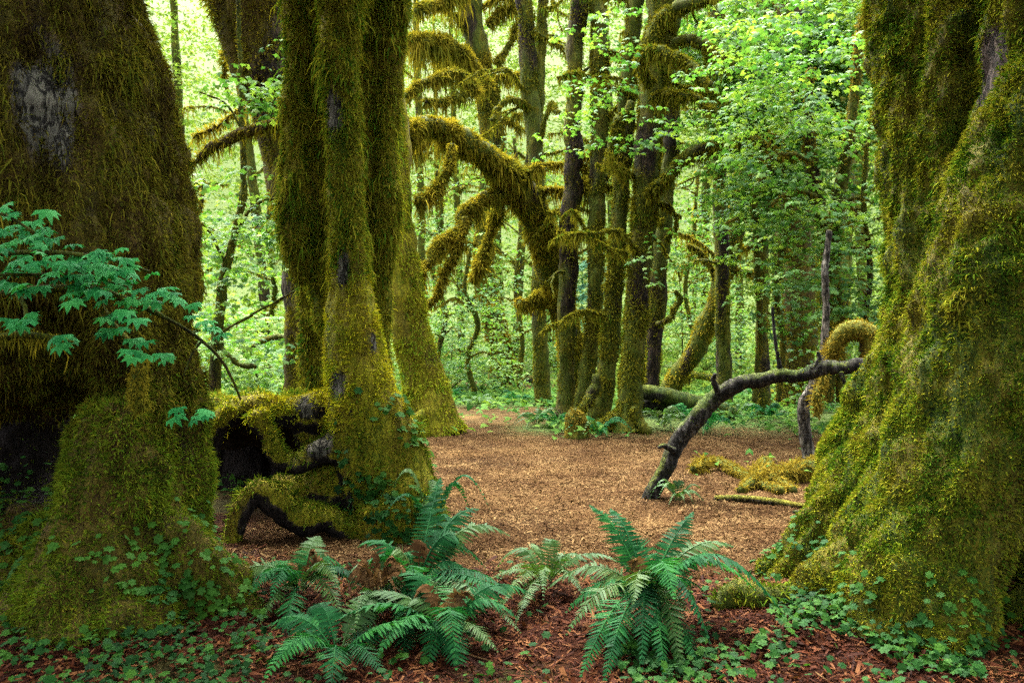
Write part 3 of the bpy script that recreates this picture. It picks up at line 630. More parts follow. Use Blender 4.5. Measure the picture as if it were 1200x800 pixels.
# J: the clump in the middle
J = wood_tree('clumped_maple', 'clump of mossy stems sharing one green root mound at the centre', [
    up(pp([(735, 508, 22), (736, 480, 15), (740, 430, 13), (746, 350, 14), (753, 250, 14), (762, 150, 16), (771, 60, 18), (778, -40, 21)], 14.2, 14.6)),
    up(pp([(700, 490, 14), (710, 440, 10), (716, 380, 10), (722, 300, 9), (729, 200, 9), (736, 100, 9), (748, -40, 9)], 15, 15)),
    up(pp([(682, 482, 11), (690, 430, 9), (697, 350, 9), (700, 250, 9), (702, 120, 10), (702, -40, 10)], 15.6, 15.8))],
    [pp([(700, 440, 8), (690, 465, 8), (676, 484, 6)], 14.6, 14.4), pp([(735, 470, 10), (718, 488, 10), (698, 498, 8), (680, 505, 5)], 14.2, 14.0), pp([(742, 478, 9), (752, 495, 8), (764, 506, 5)], 14, 13.9),
     pp([(766, 100, 9), (750, 78, 8), (752, 62, 8), (772, 58, 8), (798, 68, 9), (820, 86, 9), (836, 96, 6)], 14, 13.2), pp([(772, 80, 8), (796, 46, 8), (822, 52, 9), (842, 68, 9), (856, 76, 6)], 14.4, 13.8),
     pp([(756, 232, 11), (776, 212, 11), (800, 190, 11), (824, 174, 10), (852, 170, 9), (880, 164, 8), (905, 178, 7), (930, 180, 5)], 14.2, 12.8), pp([(762, 116, 7), (786, 110, 6), (812, 112, 6), (838, 128, 5)], 14.2, 13.4),
     pp([(712, 200, 6), (722, 165, 9), (728, 140, 10), (735, 120, 6)], 14.4, 14.4), pp([(757, 60, 10), (780, 22, 13), (805, 4, 12), (835, -4, 9)], 14.2, 13.8)],
    BT, MTR, 471, Lt=0.08, extra=5, L=.3, dens=2.0, cover=.9,
    cloud=crown_cloud([cpx(712, 90, 13.5, 26, .8, 60), cpx(730, 150, 13.2, 34, .8, 30), cpx(700, 40, 13.6, 30, .8, 40), cpx(770, 300, 13.4, 14, .5, 60), cpx(795, 130, 13, 40, .8, 40), cpx(660, 150, 14, 30, 1, 20)], 110, .45, .13, 472), leaf_mat=LM)
wood_tree('mossy_tree', 'dark reddish pair of trunks close behind the central clump', [
    up(pp([(764, 456, 9), (766, 400, 9), (771, 330, 10), (778, 250, 10), (786, 160, 9), (795, -40, 8)], 18, 18)), up(pp([(752, 456, 8), (757, 400, 8), (768, 300, 8), (772, 200, 8), (768, 60, 8)], 18.4, 18.4))],
    [pp([(770, 380, 5), (784, 372, 5), (796, 350, 6), (792, 340, 4)], 17.6, 17.4)], BT, MTR, 481, extra=3, L=.2, dens=1.2, cover=.7)
# K, L, M, N
wood_tree('slender_tree', 'straight brown pole crossed at its foot by the leaning mossy trunk', [
    up(pp([(849, 478, 9), (848, 430, 7.5), (846, 330, 8), (844, 220, 8), (840, 100, 8), (836, -40, 8)], 19, 19))], [], BT, MTR, 491, extra=4, L=.10, dens=.9, cover=.65)
wood_tree('leaning_tree', 'mossy trunk leaning steeply to the right across the brown pole', [
    pp([(783, 458, 11), (800, 432, 10), (816, 408, 11), (830, 378, 11), (842, 345, 10), (854, 300, 11), (864, 250, 12), (872, 195, 9), (876, 150, 7)], 21, 20)],
    [pp([(842, 335, 5), (832, 312, 4), (818, 295, 4), (806, 288, 3)], 20.5, 20.5)], BT, ML, 501, Lt=0.11, extra=4, L=.35, dens=1.4, cover=.8)
wood_tree('slender_tree', 'slim dark trunk left of the broad dark tree', [
    up(pp([(894, 488, 10), (894, 440, 7.5), (894, 360, 7), (895, 280, 7), (899, 200, 8), (898, 90, 8), (892, -40, 8)], 17, 17))], [pp([(897, 210, 5), (908, 170, 4), (925, 140, 3)], 16.8, 16.5)], BT, MTR, 511, extra=4, L=.14, dens=1.0, cover=.7)
wood_tree('mossy_tree', 'broad dark trunk behind the arched fallen pole, leafy above', [
    up(pp([(932, 488, 30), (932, 465, 22), (934, 400, 20), (936, 330, 22), (930, 220, 22), (926, 100, 22), (924, -40, 22)], 19, 19))],
    [pp([(936, 190, 10), (960, 150, 9), (1000, 130, 8), (1040, 120, 6)], 18.6, 17), pp([(928, 300, 7), (900, 280, 6), (880, 290, 4)], 18.6, 18)], M['bark_left'], MTR, 521, extra=6, L=.3, dens=1.5, cover=.85,
    cloud=crown_cloud([cpx(930, 60, 15.5, 110, 2, 90), cpx(980, 150, 15, 80, 2, 80), cpx(880, 130, 15.5, 60, 1.6, 60), cpx(1000, 30, 15, 60, 1.8, 60), cpx(830, 40, 16, 50, 1.8, 60), cpx(900, 220, 15, 60, 1.6, 40)], 1700, .6, .17, 522), leaf_mat=LM)
wood_tree('mossy_tree', 'far trunk seen between the broad dark tree and the right giant', [
    up(pp([(988, 442, 9), (987, 380, 8), (990, 280, 8), (992, 160, 9), (990, -40, 9)], 25, 25))], [], BT, MTR, 531, extra=5, L=.25, dens=1.0)
wood_tree('vine_maple', 'golden twin stemmed vine maple spreading bright leaves toward the right giant', [
    pp([(972, 470, 5), (976, 400, 5), (974, 320, 6), (965, 270, 7), (954, 215, 8), (948, 150, 6), (950, 80, 4)], 13, 12), pp([(984, 470, 5), (986, 390, 5), (978, 300, 7), (982, 240, 8), (992, 180, 7), (1002, 100, 5), (1010, 20, 4)], 13, 12)],
    [pp([(982, 240, 4), (1005, 232, 3), (1030, 240, 2)], 12.2, 12), pp([(974, 300, 4), (1000, 292, 3), (1036, 290, 2)], 12.2, 12), pp([(956, 230, 4), (930, 222, 3), (905, 240, 2)], 12, 11.6), pp([(990, 190, 4), (1015, 170, 3), (1040, 165, 2)], 12, 11.8), pp([(952, 190, 4), (925, 180, 3), (890, 186, 2)], 12, 11.4)], BT, MO, 541, L=.12, dens=1.1, cover=.9,
    cloud=crown_cloud([cpx(1000, 275, 11.6, 40, 1, 50), cpx(985, 120, 11.5, 60, 1.2, 70), cpx(930, 260, 11.6, 40, 1, 60), cpx(915, 170, 11.6, 50, 1.2, 50), cpx(1010, 350, 12, 30, 1, 30), cpx(950, 330, 11.8, 40, 1, 40), cpx(900, 60, 11.5, 70, 1.2, 60)], 560, .5, .125, 542), leaf_mat=LM)
wood_tree('young_maple', 'leafy sapling with a crooked stem left of the slim dark trunk', [
    pp([(884, 470, 3, 14), (890, 400, 3, 14), (888, 330, 3.5, 13.6), (886, 270, 4, 13.4), (884, 230, 4.5, 13.2), (900, 200, 4, 13), (905, 170, 3, 13)])], [pp([(885, 270, 2.5), (870, 255, 2), (850, 262, 1.5)], 13.3, 13)], BT, MO, 551, L=.1, dens=.8,
    cloud=crown_cloud([cpx(880, 300, 13, 40, 1, 80), cpx(850, 210, 12.6, 36, .8, 40), cpx(860, 150, 12.5, 50, .8, 30), cpx(905, 350, 13, 30, .8, 50)], 110, .45, .12, 552), leaf_mat=LM)

# crooked thin maples filling the gaps with fine twigs and sparse leaves
def thin_maple(label, stem, Y, n, seed, leaf=.14, side=26, mossy=ML):
    r = np.random.default_rng(seed); st_ = pp(stem, Y, Y - .6); limbs = []; tips = []
    for q in range(n):
        k = int(r.integers(len(st_) // 4, len(st_) - 1)); o = st_[k, :3]; s_ = 1 if q % 2 else -1; L_ = r.uniform(.5, 1.3) * side / FOC * Y * 1.6
        a_ = np.array([s_ * L_ * .5, r.normal(-.2, .3), L_ * r.uniform(.05, .5)]); b_ = np.array([s_ * L_, r.normal(-.4, .4), L_ * r.uniform(-.35, .45)]); rr_ = st_[k, 3] * .55
        limbs.append(smooth_path([[*o, rr_], [*(o + a_), rr_ * .7], [*(o + b_), rr_ * .3]], 5)); tips += [o + b_, o + a_]
    tp = np.array(tips); tp = np.repeat(tp, 5, 0) + r.normal(0, .3, (len(tp) * 5, 3)) * [1, .6, .6]
    cl = sprays(tp, np.stack([r.normal(0, 1, len(tp)), r.normal(-.4, .8, len(tp)), r.normal(-.1, .2, len(tp))], 1), .5, leaf, seed, LEAF5 if Y < 20 else LEAF3, .12)
    wood_tree('young_maple', label, [st_], limbs, BT, mossy, seed + 3, L=.13, dens=.7, cloud=cl, leaf_mat=LM)
thin_maple('crooked thin maple in the gap right of the leaning flared trunk', [(520, 462, 3), (512, 420, 3), (522, 370, 3.2), (508, 320, 3), (518, 260, 2.4), (512, 200, 2)], 23, 12, 5001, .15)
thin_maple('crooked thin maple under the bow of the arched trunk', [(556, 458, 3), (548, 420, 3), (560, 380, 3), (545, 340, 2.6), (552, 290, 2)], 22, 10, 5011, .15)
thin_maple('thin maple between the crooked trunk and the orange cushioned pole', [(606, 455, 2.6), (612, 400, 2.6), (604, 340, 2.4), (610, 260, 2.2), (602, 160, 2)], 26, 12, 5021, .16)
thin_maple('thin twiggy maple right of the reddish pair of trunks', [(806, 450, 2.6), (812, 400, 2.6), (803, 340, 2.4), (812, 280, 2.2), (818, 200, 2)], 24, 11, 5031, .16)
thin_maple('thin golden maple leaning in front of the broad dark tree', [(912, 470, 3), (918, 400, 3.4), (910, 330, 3.4), (924, 260, 3), (918, 180, 2.4), (930, 100, 2)], 14, 12, 5041, .125, 30, MO)
thin_maple('leafy sapling beside the left edge of the right giant', [(1018, 470, 3), (1010, 400, 3), (1020, 320, 3), (1012, 230, 2.6), (1022, 130, 2)], 12.5, 13, 5051, .12, 34)
thin_maple('thin maple just right of the left giant, below the drooping limb', [(222, 460, 3), (228, 400, 3), (236, 330, 3), (232, 270, 2.6), (240, 210, 2)], 17, 10, 5061, .14)
thin_maple('thin maple with its top beside the dark forked trunk', [(318, 460, 3), (312, 400, 3), (322, 340, 3), (314, 280, 2.6), (320, 200, 2)], 16, 11, 5071, .14)

# ------------------------------------------------------------------ fallen wood
def log(name, label, paths, bark, moss_mat, seed, cat='log', L=.08, dens=1.0, cover=.4, pale=.0, twig=None):
    t = thing(name, label, cat, paths[0][0, :3])
    ps, ds, ls, dr = [], [], [], []
    for q, pa in enumerate(paths):
        u_ = np.linspace(0, len(pa) - 1, len(pa) * 3); pa = np.stack([np.interp(u_, np.arange(len(pa)), pa[:, k_]) for k_ in range(4)], 1)
        V, F = tube(pa, 16); N = vnormals(V, F); rad = pa[:, 3].mean()
        V = V + N * (rad * (.20 * fbm(V, .9 / rad, seed + q, 3) + .12 * fbm(V, 3 / rad, seed + 3 + q, 2)))[:, None]
        mo = cover + .5 * fbm(V, 3, seed + 40, 2) + .3 * (N[:, 2] > .3)
        part(t, 'trunk' if q == 0 else 'branch', V, F, bark, True, {'moss': mo, 'pale': np.full(len(V), pale) + .6 * ss(fbm(V, (4, 4, 4), seed + 2, 2), .1, .4)})
        p, d, l, g = fringe(pa, dens * (rad * 4500 + 120), L * .6, L * 1.0, seed + q); ps.append(p); ds.append(d); ls.append(l); dr.append(g)
    if dens > 0:
        p, d, l, g = map(np.concatenate, (ps, ds, ls, dr)); keep = fbm(p, 2.2, seed + 77, 2) > (.25 - cover)
        sv, sf, rr = strands(p[keep], d[keep], l[keep], max(.0035, .5 * p[:, 1].mean() / 800), g[keep] * .6, seed + 80, .7, 3)
        part(t, 'moss', sv, sf, moss_mat, False, {'rnd': rr}, 'stuff')
    return t

log('fallen_pole', 'dark smooth bowed pole arching from the clearing floor to the right giant', [
    pp([(758, 592, 10, 8.1), (769, 569, 9.5, 8.1), (782, 545, 9.5, 8.1), (797, 514, 10, 8.1), (818, 489, 10.5, 8.0), (836, 468, 10, 8.0), (868, 449, 9, 7.9), (890, 446, 8.5, 7.85), (912, 440, 8.5, 7.8), (938, 440, 8, 7.7), (964, 431, 8.5, 7.6), (990, 431, 8, 7.55), (1010, 428, 8, 7.5), (1030, 437, 7.5, 7.4), (1070, 450, 7.5, 7.3)], per=8),
    pp([(842, 460, 4), (836, 446, 3), (838, 438, 2)], 7.9, 7.8), pp([(952, 432, 3.5), (960, 420, 2.5), (958, 412, 1.5)], 7.6, 7.6), pp([(790, 528, 4), (778, 522, 3), (772, 524, 2)], 8.0, 7.9), pp([(985, 436, 3), (990, 450, 2), (986, 458, 1.5)], 7.5, 7.45),
    pp([(915, 441, 3.5), (912, 420, 2.5), (908, 395, 2), (905, 360, 1.6)], 7.8, 7.8)], M['bark_dark'], M['moss_low'], 601, 'fallen tree', .05, .5, .12, .25)
log('dead_pole', 'thin pale grey dead pole leaning behind the bowed pole with a moss wrap', [
    pp([(952, 556, 7, 9.6), (947, 530, 7.5, 9.6), (943, 500, 7, 9.6), (942, 472, 6.5, 9.6), (952, 452, 5.5, 9.6), (963, 420, 4.5, 9.6), (968, 370, 4, 9.6), (967, 318, 4, 9.6), (972, 270, 3, 9.6)], per=8)], M['bark_pale'], MO, 611, 'dead tree', .06, .0, .0, .35)
log('moss_wrapped_branch', 'short orange mossed branch stub hugging the pale dead pole', [pp([(966, 434, 3), (963, 450, 4), (957, 462, 5), (958, 476, 4), (957, 488, 2)], 9.4, 9.4)], M['bark_pale'], MO, 613, 'branch', .12, 3.0, 1.0)
log('moss_hoop', 'golden moss hoop of a bent branch beside the right giant', [
    pp([(974, 418, 6), (978, 404, 8), (986, 392, 10), (1000, 386, 11), (1014, 388, 11), (1022, 398, 11), (1024, 416, 8), (1020, 430, 5)], 8.9, 8.6)], M['bark_pale'], MO, 621, 'branch', .16, 4.0, 1.0)
log('fallen_log', 'dark mossy log lying behind the foot of the central clump', [pp([(735, 458, 9), (768, 461, 9), (800, 468, 9.5), (830, 477, 10), (862, 484, 8)], 17.2, 16.6), pp([(745, 472, 7), (790, 474, 8), (835, 484, 8)], 17.4, 17)], M['bark_dark'], M['moss_mid'], 631, 'log', .05, 1.2, .45)
log('fallen_log', 'pale log lying across the far trail beneath the crooked trunk', [pp([(560, 450, 4), (585, 449, 5), (610, 446, 5.5), (632, 444, 5)], 31, 31)], M['bark_pale'], MTR, 641, 'log', .05, .4, .2)
log('fallen_log', 'long low mossy log in the ferns left of the broad dark tree', [pp([(795, 436, 4), (830, 442, 4), (880, 452, 4), (905, 462, 4)], 24, 22)], BT, M['moss_mid'], 643, 'log', .1, 1.0, .8)

def floor_branch(name, label, rows, mat, moss, seed, L=.12, dens=2.0, cover=1.0, bark=None):
    pts = []
    for (px, py, r, lift) in rows:
        g = on_ground(px, py); rr = r / FOC * g[1]; pts.append([g[0], g[1], g[2] + rr * .7 + lift, rr])
    return log(name, label, [smooth_path(pts)], mat, moss, seed, 'branch', L, dens, cover)
floor_branch('fallen_branch', 'pale barked stick lying along the front of the moss heap', [(838, 586, 3.5, 0), (868, 587, 4, .01), (905, 591, 4, .01), (940, 595, 3.5, 0), (968, 597, 3, 0)], M['bark_pale'], MO, 651, .05, .6, .25)
floor_branch('fallen_branch', 'thick orange mossed branch heaped under the pale dead pole', [(905, 568, 7, .02), (930, 565, 9, .06), (955, 562, 10, .08), (982, 556, 8, .06), (1010, 553, 6, .04)], BT, MO, 653, .16, 3.5)
floor_branch('fallen_branch', 'low mossed branch running left from the moss heap toward the bowed pole', [(812, 556, 4, .04), (838, 551, 5, .08), (866, 560, 5, .04), (890, 572, 5, .02), (915, 580, 5, .02)], BT, MO, 655, .14, 3.0)
floor_branch('fallen_branch', 'crooked mossed branch with an upright knee in the moss heap', [(868, 578, 5, 0), (885, 570, 6, .05), (897, 556, 6, .12), (908, 566, 5, .04), (930, 578, 5, .0)], BT, MO, 657, .13, 3.0)
floor_branch('fallen_branch', 'thin dark stick under the right end of the pale barked stick', [(930, 602, 2.5, 0), (955, 601, 2.5, .01), (985, 598, 2, 0)], M['bark_dark'], MO, 659, .04, .3, .2)
floor_branch('mossy_root', 'small mossy knob of root between front fern and right giant', [(838, 712, 10, -.02), (866, 706, 16, .0), (896, 708, 14, -.01), (925, 700, 10, -.02)], BT, M['moss_low'], 661, .09, 3)

s0 = on_ground(676, 513)
log('moss_stump', 'small orange brown stump capped with moss before the central clump', [smooth_path([[s0[0], s0[1], s0[2] - .1, .20], [s0[0], s0[1], s0[2] + .18, .19], [s0[0] - .02, s0[1], s0[2] + .36, .16], [s0[0], s0[1], s0[2] + .47, .07]])], BT, M['moss_orange'], 671, 'stump', .16, 4, .9)

# the brown twig arching down from the left giant
log('bare_twig', 'thin bare twig arching down in front of the left giant toward the root arch', [pp([(140, 352, 2.2), (170, 362, 2.2), (205, 378, 2), (235, 398, 2), (258, 420, 1.8), (272, 444, 1.6), (282, 468, 1.2)], 3.9, 4.4), pp([(236, 400, 1.5), (225, 415, 1.2), (215, 440, 1)], 4.1, 4.1)], BT, MTR, 681, 'twig', .03, .4, .5)

# ------------------------------------------------------------------ the leafy maple bough in front of the left giant
bough = thing('vine_maple_bough', 'vine maple bough with broad bluish green leaves across the left giant', 'branch', P(0, 340, 3.7))
tw = [pp([(-60, 352, 6), (0, 344, 5), (60, 338, 5), (110, 340, 4.5), (150, 352, 4), (190, 370, 3)], 3.75, 3.9), pp([(-40, 300, 3), (20, 296, 3), (70, 296, 2.5), (130, 304, 2), (175, 318, 1.5)], 3.7, 3.8),
      pp([(-40, 240, 3), (5, 252, 2), (40, 272, 1.5)], 3.6, 3.6), pp([(110, 340, 3), (128, 376, 5), (148, 400, 6), (166, 418, 5)], 3.9, 4.0), pp([(-30, 400, 4), (20, 392, 4), (60, 396, 4), (85, 402, 2)], 3.7, 3.8), pp([(20, 344, 3), (30, 362, 2.5), (28, 384, 2)], 3.7, 3.7),
      pp([(166, 418, 6), (163, 440, 9), (160, 462, 8), (168, 480, 5)], 4.0, 4.0), pp([(-40, 320, 2), (30, 322, 2), (90, 322, 1.5), (150, 336, 1.2)], 3.65, 3.75)]
pa_, da_, la_, ga_ = [], [], [], []
for q, pa in enumerate(tw):
    V, F = tube(pa, 8); part(bough, 'twig', V, F, BT, True, {'moss': np.full(len(V), .7), 'pale': np.zeros(len(V))})
    if q in (0, 3, 4, 6):
        p, d, l, g = fringe(pa, 900 if q != 6 else 6000, .02 if q != 6 else .05, .09 if q != 6 else .12, 700 + q); pa_.append(p); da_.append(d); la_.append(l); ga_.append(g)
p, d, l, g = map(np.concatenate, (pa_, da_, la_, ga_))
sv, sf, rr = strands(p, d, l, .0028, g, 711, .5, 4); part(bough, 'hanging_moss', sv, sf, ML, False, {'rnd': rr}, 'stuff')
spots = [(4, 240), (14, 252), (30, 262), (46, 272), (34, 276), (0, 268), (4, 292), (22, 296), (46, 290), (62, 300), (76, 308), (90, 296), (104, 304), (118, 298), (132, 300), (84, 322), (104, 326), (120, 320),
         (140, 314), (156, 322), (128, 336), (150, 340), (110, 340), (62, 318), (40, 316), (14, 318), (0, 330), (20, 334), (176, 320), (186, 342), (200, 346), (212, 352), (176, 352), (150, 362), (160, 374), (142, 384), (170, 400),
         (196, 420), (152, 412), (30, 374), (14, 376), (60, 398), (70, 404), (240, 376), (252, 386), (206, 480), (240, 488), (248, 384), (206, 490), (96, 312), (112, 312), (68, 306), (146, 302), (120, 372), (100, 346), (30, 340), (52, 268), (-8, 300), (80, 344), (166, 350), (130, 310), (142, 330), (94, 332)]
lm = []
for k in range(10):
    r = np.random.default_rng(720 + k); V = LEAF7[0] * np.array([1, 1, 1]); V[:, 2] += r.normal(0, .02, len(V)); V[2::2, 2] += .05; V[1:, :2] *= r.uniform(.88, 1.12, (len(V) - 1, 1))
    me = make_mesh('leaf', V, LEAF7[1], False, {'rnd': np.full(len(V), r.random())}); me.materials.append(M['leaf_near']); lm.append(me)
r = np.random.default_rng(731)
spots += [(px + r.normal(0, 9), py + r.normal(2, 7)) for px, py in spots if px < 160]
spots += [(px + r.normal(0, 12), py + r.normal(0, 8)) for px, py in spots[:60]]
for k, (px, py) in enumerate(spots):
    Yl = 3.72 + r.uniform(-.25, .2) + max(0, px - 150) * .004
    o = bpy.data.objects.new('leaf', lm[k % 10]); C.objects.link(o); o.parent = bough
    nrm = norm(np.array([[r.normal(0, .25), -.32 + r.normal(0, .2), 1.]])); hd = np.array([[r.normal(.2, .7), -.8, -.1]])
    R = frames(nrm, hd, 0)[0]; s = r.uniform(.085, .14)
    o.matrix_local = Matrix.Translation(Vector([float(x) for x in (P(px, py, Yl) - np.array(bough.location) - R[:, 1] * s * .3)])) @ Matrix([[float(x) for x in row] + [0] for row in R] + [[0, 0, 0, 1]]) @ Matrix.Scale(float(s), 4)

# ------------------------------------------------------------------ ferns
def frond_mesh(base, mid, tip, width, seed, pairs=34, twist=0.0):
    r = np.random.default_rng(seed); t = np.linspace(0, 1, pairs)[:, None]
    b, m, e_ = map(np.asarray, (base, mid, tip)); c1 = 2 * m - .5 * (b + e_)
    c = (1 - t) ** 2 * b + 2 * t * (1 - t) * c1 + t ** 2 * e_; T_ = norm(np.gradient(c, axis=0))
    side = norm(np.cross(T_, np.array([0, 0, 1.]) + .001)); side = norm(side * math.cos(twist) + np.cross(side, T_) * math.sin(twist)); Nn = np.cross(side, T_)
    t = t[:, 0]; prof = np.clip(np.minimum(t * 5.5 - .35, 1) , 0, 1) * (1 - np.clip((t - .25) / .75, 0, 1) ** 1.7 * .93)
    Vs, Fs, o = [], [], 0
    seglen = np.linalg.norm(np.diff(c, axis=0), axis=1).mean(); wp = seglen * .56
    for s in (-1, 1):
        L = (width * prof * r.uniform(.9, 1.08, pairs))[:, None]
        dr = norm(side * s + T_ * (.28 + .35 * t[:, None]) + Nn * r.normal(.0, .16, (pairs, 1)) - np.array([0, 0, .22]))
        al = norm(np.cross(np.cross(dr, T_), dr)); al = norm(al + Nn * r.normal(0.25, .2, (pairs, 1)))
        p0 = c; q = [p0 - al * wp * .55, p0 + al * wp * .75, p0 + dr * L * .55 + al * wp * .72 - Nn * L * .03, p0 + dr * L * .55 - al * wp * .62 - Nn * L * .03, p0 + dr * L + al * wp * .1 - Nn * L * .14]
        Vs.append(np.stack(q, 1).reshape(-1, 3)); ii = (np.arange(pairs) * 5)[:, None] + o
        good = (prof > .03)[:, None] * np.ones((1, 3), bool)
        for f in ((0, 1, 2), (0, 2, 3), (3, 2, 4)): Fs.append((ii + np.array([f]))[good[:, 0]])
        o += pairs * 5
    rach = np.column_stack([c, np.linspace(.0045, .0012, pairs) * max(.6, width / .09)])[::3]
    Vr, Fr = tube(rach, 4, False); Fr = tris_of(Fr)
    Vs.append(Vr); Fs.append(Fr + o); V = np.vstack(Vs); F = np.vstack(Fs)
    rn = np.full(len(V), r.random() * .6) + np.concatenate([r.random(o) * .4, np.full(len(Vr), .4)])
    return V, F, rn

def fern(label, base, n, length, seed, mat, spread=(0, 360), width=.085, rise=.5, given=(), group=None, dead=0, pairs=30, name='sword_fern'):
    t = thing(name, label, 'fern', base, group); r = np.random.default_rng(seed); base = np.array(base, float)
    for q, (tip, arch) in enumerate(given):       # fronds placed as the photo shows them
        tip = np.array(tip); dv = tip - base; L = np.linalg.norm(dv)
        mid = base + dv * .5 + np.array([0, 0, arch]); st_ = base + np.array([dv[0], dv[1], 0]) * .04 + np.array([0, 0, .02])
        V, F, rn = frond_mesh(st_, mid, tip, width * r.uniform(.9, 1.15), seed + q, max(26, int(L / .0165)), r.normal(0, .25))
        part(t, 'frond', V, F, mat if r.random() > .14 else M['fern_olive'], False, {'rnd': rn})
    for q in range(n):
        an = math.radians(spread[0] + (spread[1] - spread[0]) * (q + r.uniform(-.3, .3)) / n); L = length * r.uniform(.65, 1.1); h = rise * r.uniform(.55, 1.2)
        dv = np.array([math.cos(an), math.sin(an), 0]); tip = base + dv * L * .88 + np.array([0, 0, h * L * r.uniform(-.15, .45)]); mid = base + dv * L * .42 + np.array([0, 0, h * L * .75])
        V, F, rn = frond_mesh(base + dv * .03, mid, tip, width * r.uniform(.75, 1.1), seed + 50 + q, pairs, r.normal(0, .3))
        part(t, 'frond', V, F, mat if r.random() > .14 else M['fern_olive'], False, {'rnd': rn})
    for q in range(dead):
        an = r.uniform(0, 6.28); L = length * r.uniform(.25, .5); dv = np.array([math.cos(an), math.sin(an), 0])
        V, F, rn = frond_mesh(base + dv * .03, base + dv * L * .4 + np.array([0, 0, r.uniform(.08, .25)]), base + dv * L * .8 + np.array([0, 0, r.uniform(-.02, .1)]), width * .5, seed + 150 + q, 18, r.normal(0, .6))
        part(t, 'frond', V, F, M['fern_dead'], False, {'rnd': rn}, label='dry brown frond')
    return t

fb = on_ground(758, 735); fb[2] += .16
fern('bluish green sword fern at the front, right of centre, with arching fronds', fb, 7, .42, 801, M['fern'], given=[
    (P(692, 592, 4.75), .10), (P(716, 596, 4.95), .10), (P(812, 600, 4.9), .06), (P(922, 726, 4.25), .30), (P(832, 752, 3.95), .22), (P(800, 796, 3.8), .22), (P(752, 782, 3.8), .20), (P(664, 742, 4.2), .16),
    (P(742, 706, 3.95), .16), (P(680, 796, 3.8), .16), (P(826, 800, 3.85), .14), (P(664, 716, 4.5), .14), (P(780, 800, 3.75), .18), (P(884, 690, 4.5), .2), (P(708, 800, 3.75), .16), (P(860, 640, 4.8), .14), (P(640, 690, 4.7), .16), (P(730, 640, 4.9), .12), (P(790, 700, 3.9), .2)], width=.135, dead=4)
fb2 = on_ground(488, 706); fb2[2] += .10
fern('tangled sword fern at the foot of the yellow mossed tree', fb2, 9, .6, 821, M['fern'], given=[
    (P(596, 692, 4.7), .12), (P(430, 735, 4.4), .14), (P(530, 800, 4.0), .18), (P(470, 800, 4.0), .16), (P(598, 628, 5.2), .20), (P(560, 596, 5.4), .14), (P(388, 800, 3.95), .2), (P(516, 560, 5.6), .05), (P(545, 640, 5.0), .18), (P(600, 700, 4.5), .1), (P(450, 660, 4.9), .15), (P(480, 740, 4.2), .15), (P(420, 640, 5.1), .14), (P(610, 740, 4.3), .14)], width=.135, dead=4)
fb3 = on_ground(440, 728); fb3[2] += .12
fern('brown dying fern crown of curled dry stalks', fb3, 3, .62, 841, M['fern_olive'], dead=30, width=.06)
fb4 = on_ground(352, 706); fb4[2] += .08
fern('low fern spreading right of the left giant foot', fb4, 8, .5, 861, M['fern'], given=[(P(374, 628, 5.2), .08), (P(285, 690, 4.7), .12), (P(430, 690, 4.7), .14), (P(330, 770, 4.2), .12), (P(300, 740, 4.4), .12), (P(400, 720, 4.4), .14)], width=.115, dead=4)
fb5 = on_ground(640, 690); fb5[2] += .05
fern('olive low fern left of the front fern', fb5, 8, .55, 881, M['fern_olive'], given=[(P(590, 708, 4.6), .12), (P(604, 730, 4.4), .1), (P(690, 660, 5.0), .12), (P(650, 640, 5.4), .14)], width=.085, rise=.4)
fb6 = on_ground(396, 775); fb6[2] += .04
fern('dark fern at the bottom edge below the dying crown', fb6, 9, .6, 901, M['fern'], width=.12, rise=.4)
fb9 = on_ground(520, 752); fb9[2] += .06
fern('broad fronded fern between the tangled fern and the bottom edge', fb9, 9, .62, 961, M['fern'], given=[(P(540, 800, 3.9), .12), (P(500, 792, 3.95), .14), (P(470, 716, 4.3), .12)], width=.13, rise=.45, dead=6)
fb7 = on_ground(795, 588); fb7[2] += .02
fern('small fern tuft at the foot of the bowed pole', fb7, 12, .36, 921, M['fern_olive'], width=.045, rise=.7, pairs=20)
fb8 = on_ground(508, 640); fb8[2] += .1
fern('upright fern against the right foot of the yellow mossed tree', fb8, 8, .5, 941, M['fern'], width=.06, rise=1.1)
mids = [(560, 478, 'fern in the strip of green behind the trail, below the far crooked trunk'), (606, 474, 'fern left of the slender pole with the orange moss cushion'), (530, 470, 'fern just right of the short flared leaning trunk'), (628, 500, 'fern at the left tip of the central root mound'), (655, 500, 'fern beside the small orange brown stump, on its left'),
        (702, 512, 'fern between the small stump and the central clump'), (778, 502, 'fern against the right foot of the central clump'), (830, 508, 'spreading bluish fern seen under the rise of the bowed pole'), (808, 492, 'fern in front of the dark mossy log'), (862, 492, 'fern at the right end of the dark mossy log'), (770, 480, 'fern at the near side of the dark mossy log, close to the clump'),
        (902, 494, 'fern at the foot of the slim dark trunk'), (968, 482, 'fern right of the pale dead pole'), (996, 472, 'fern under the golden moss hoop'), (580, 461, 'fern in front of the pale log across the far trail'), (548, 462, 'fern left of the pale log across the far trail'), (1000, 488, 'fern nearest the right giant at the back of the clearing'), (878, 470, 'fern between the brown pole and the slim dark trunk')]
for q, (px, py, lab) in enumerate(mids):
    b = on_ground(px, py); b[2] += .03
    fern(lab, b, 9, .7, 1000 + 30 * q, M['fern'] if q % 3 else M['fern_olive'], width=.10, rise=.55, group='ferns round the back of the clearing', pairs=16)

# ------------------------------------------------------------------ ground plants and litter
def spread_on_ground(n, x0, x1, y0, y1, seed, keep):
    r = np.random.default_rng(seed); X = r.uniform(x0, x1, n); Y = y0 + (y1 - y0) * r.random(n); k = keep(X, Y, r.random(n)); X, Y = X[k], Y[k]
    return np.stack([X, Y, gz(X, Y)], 1)

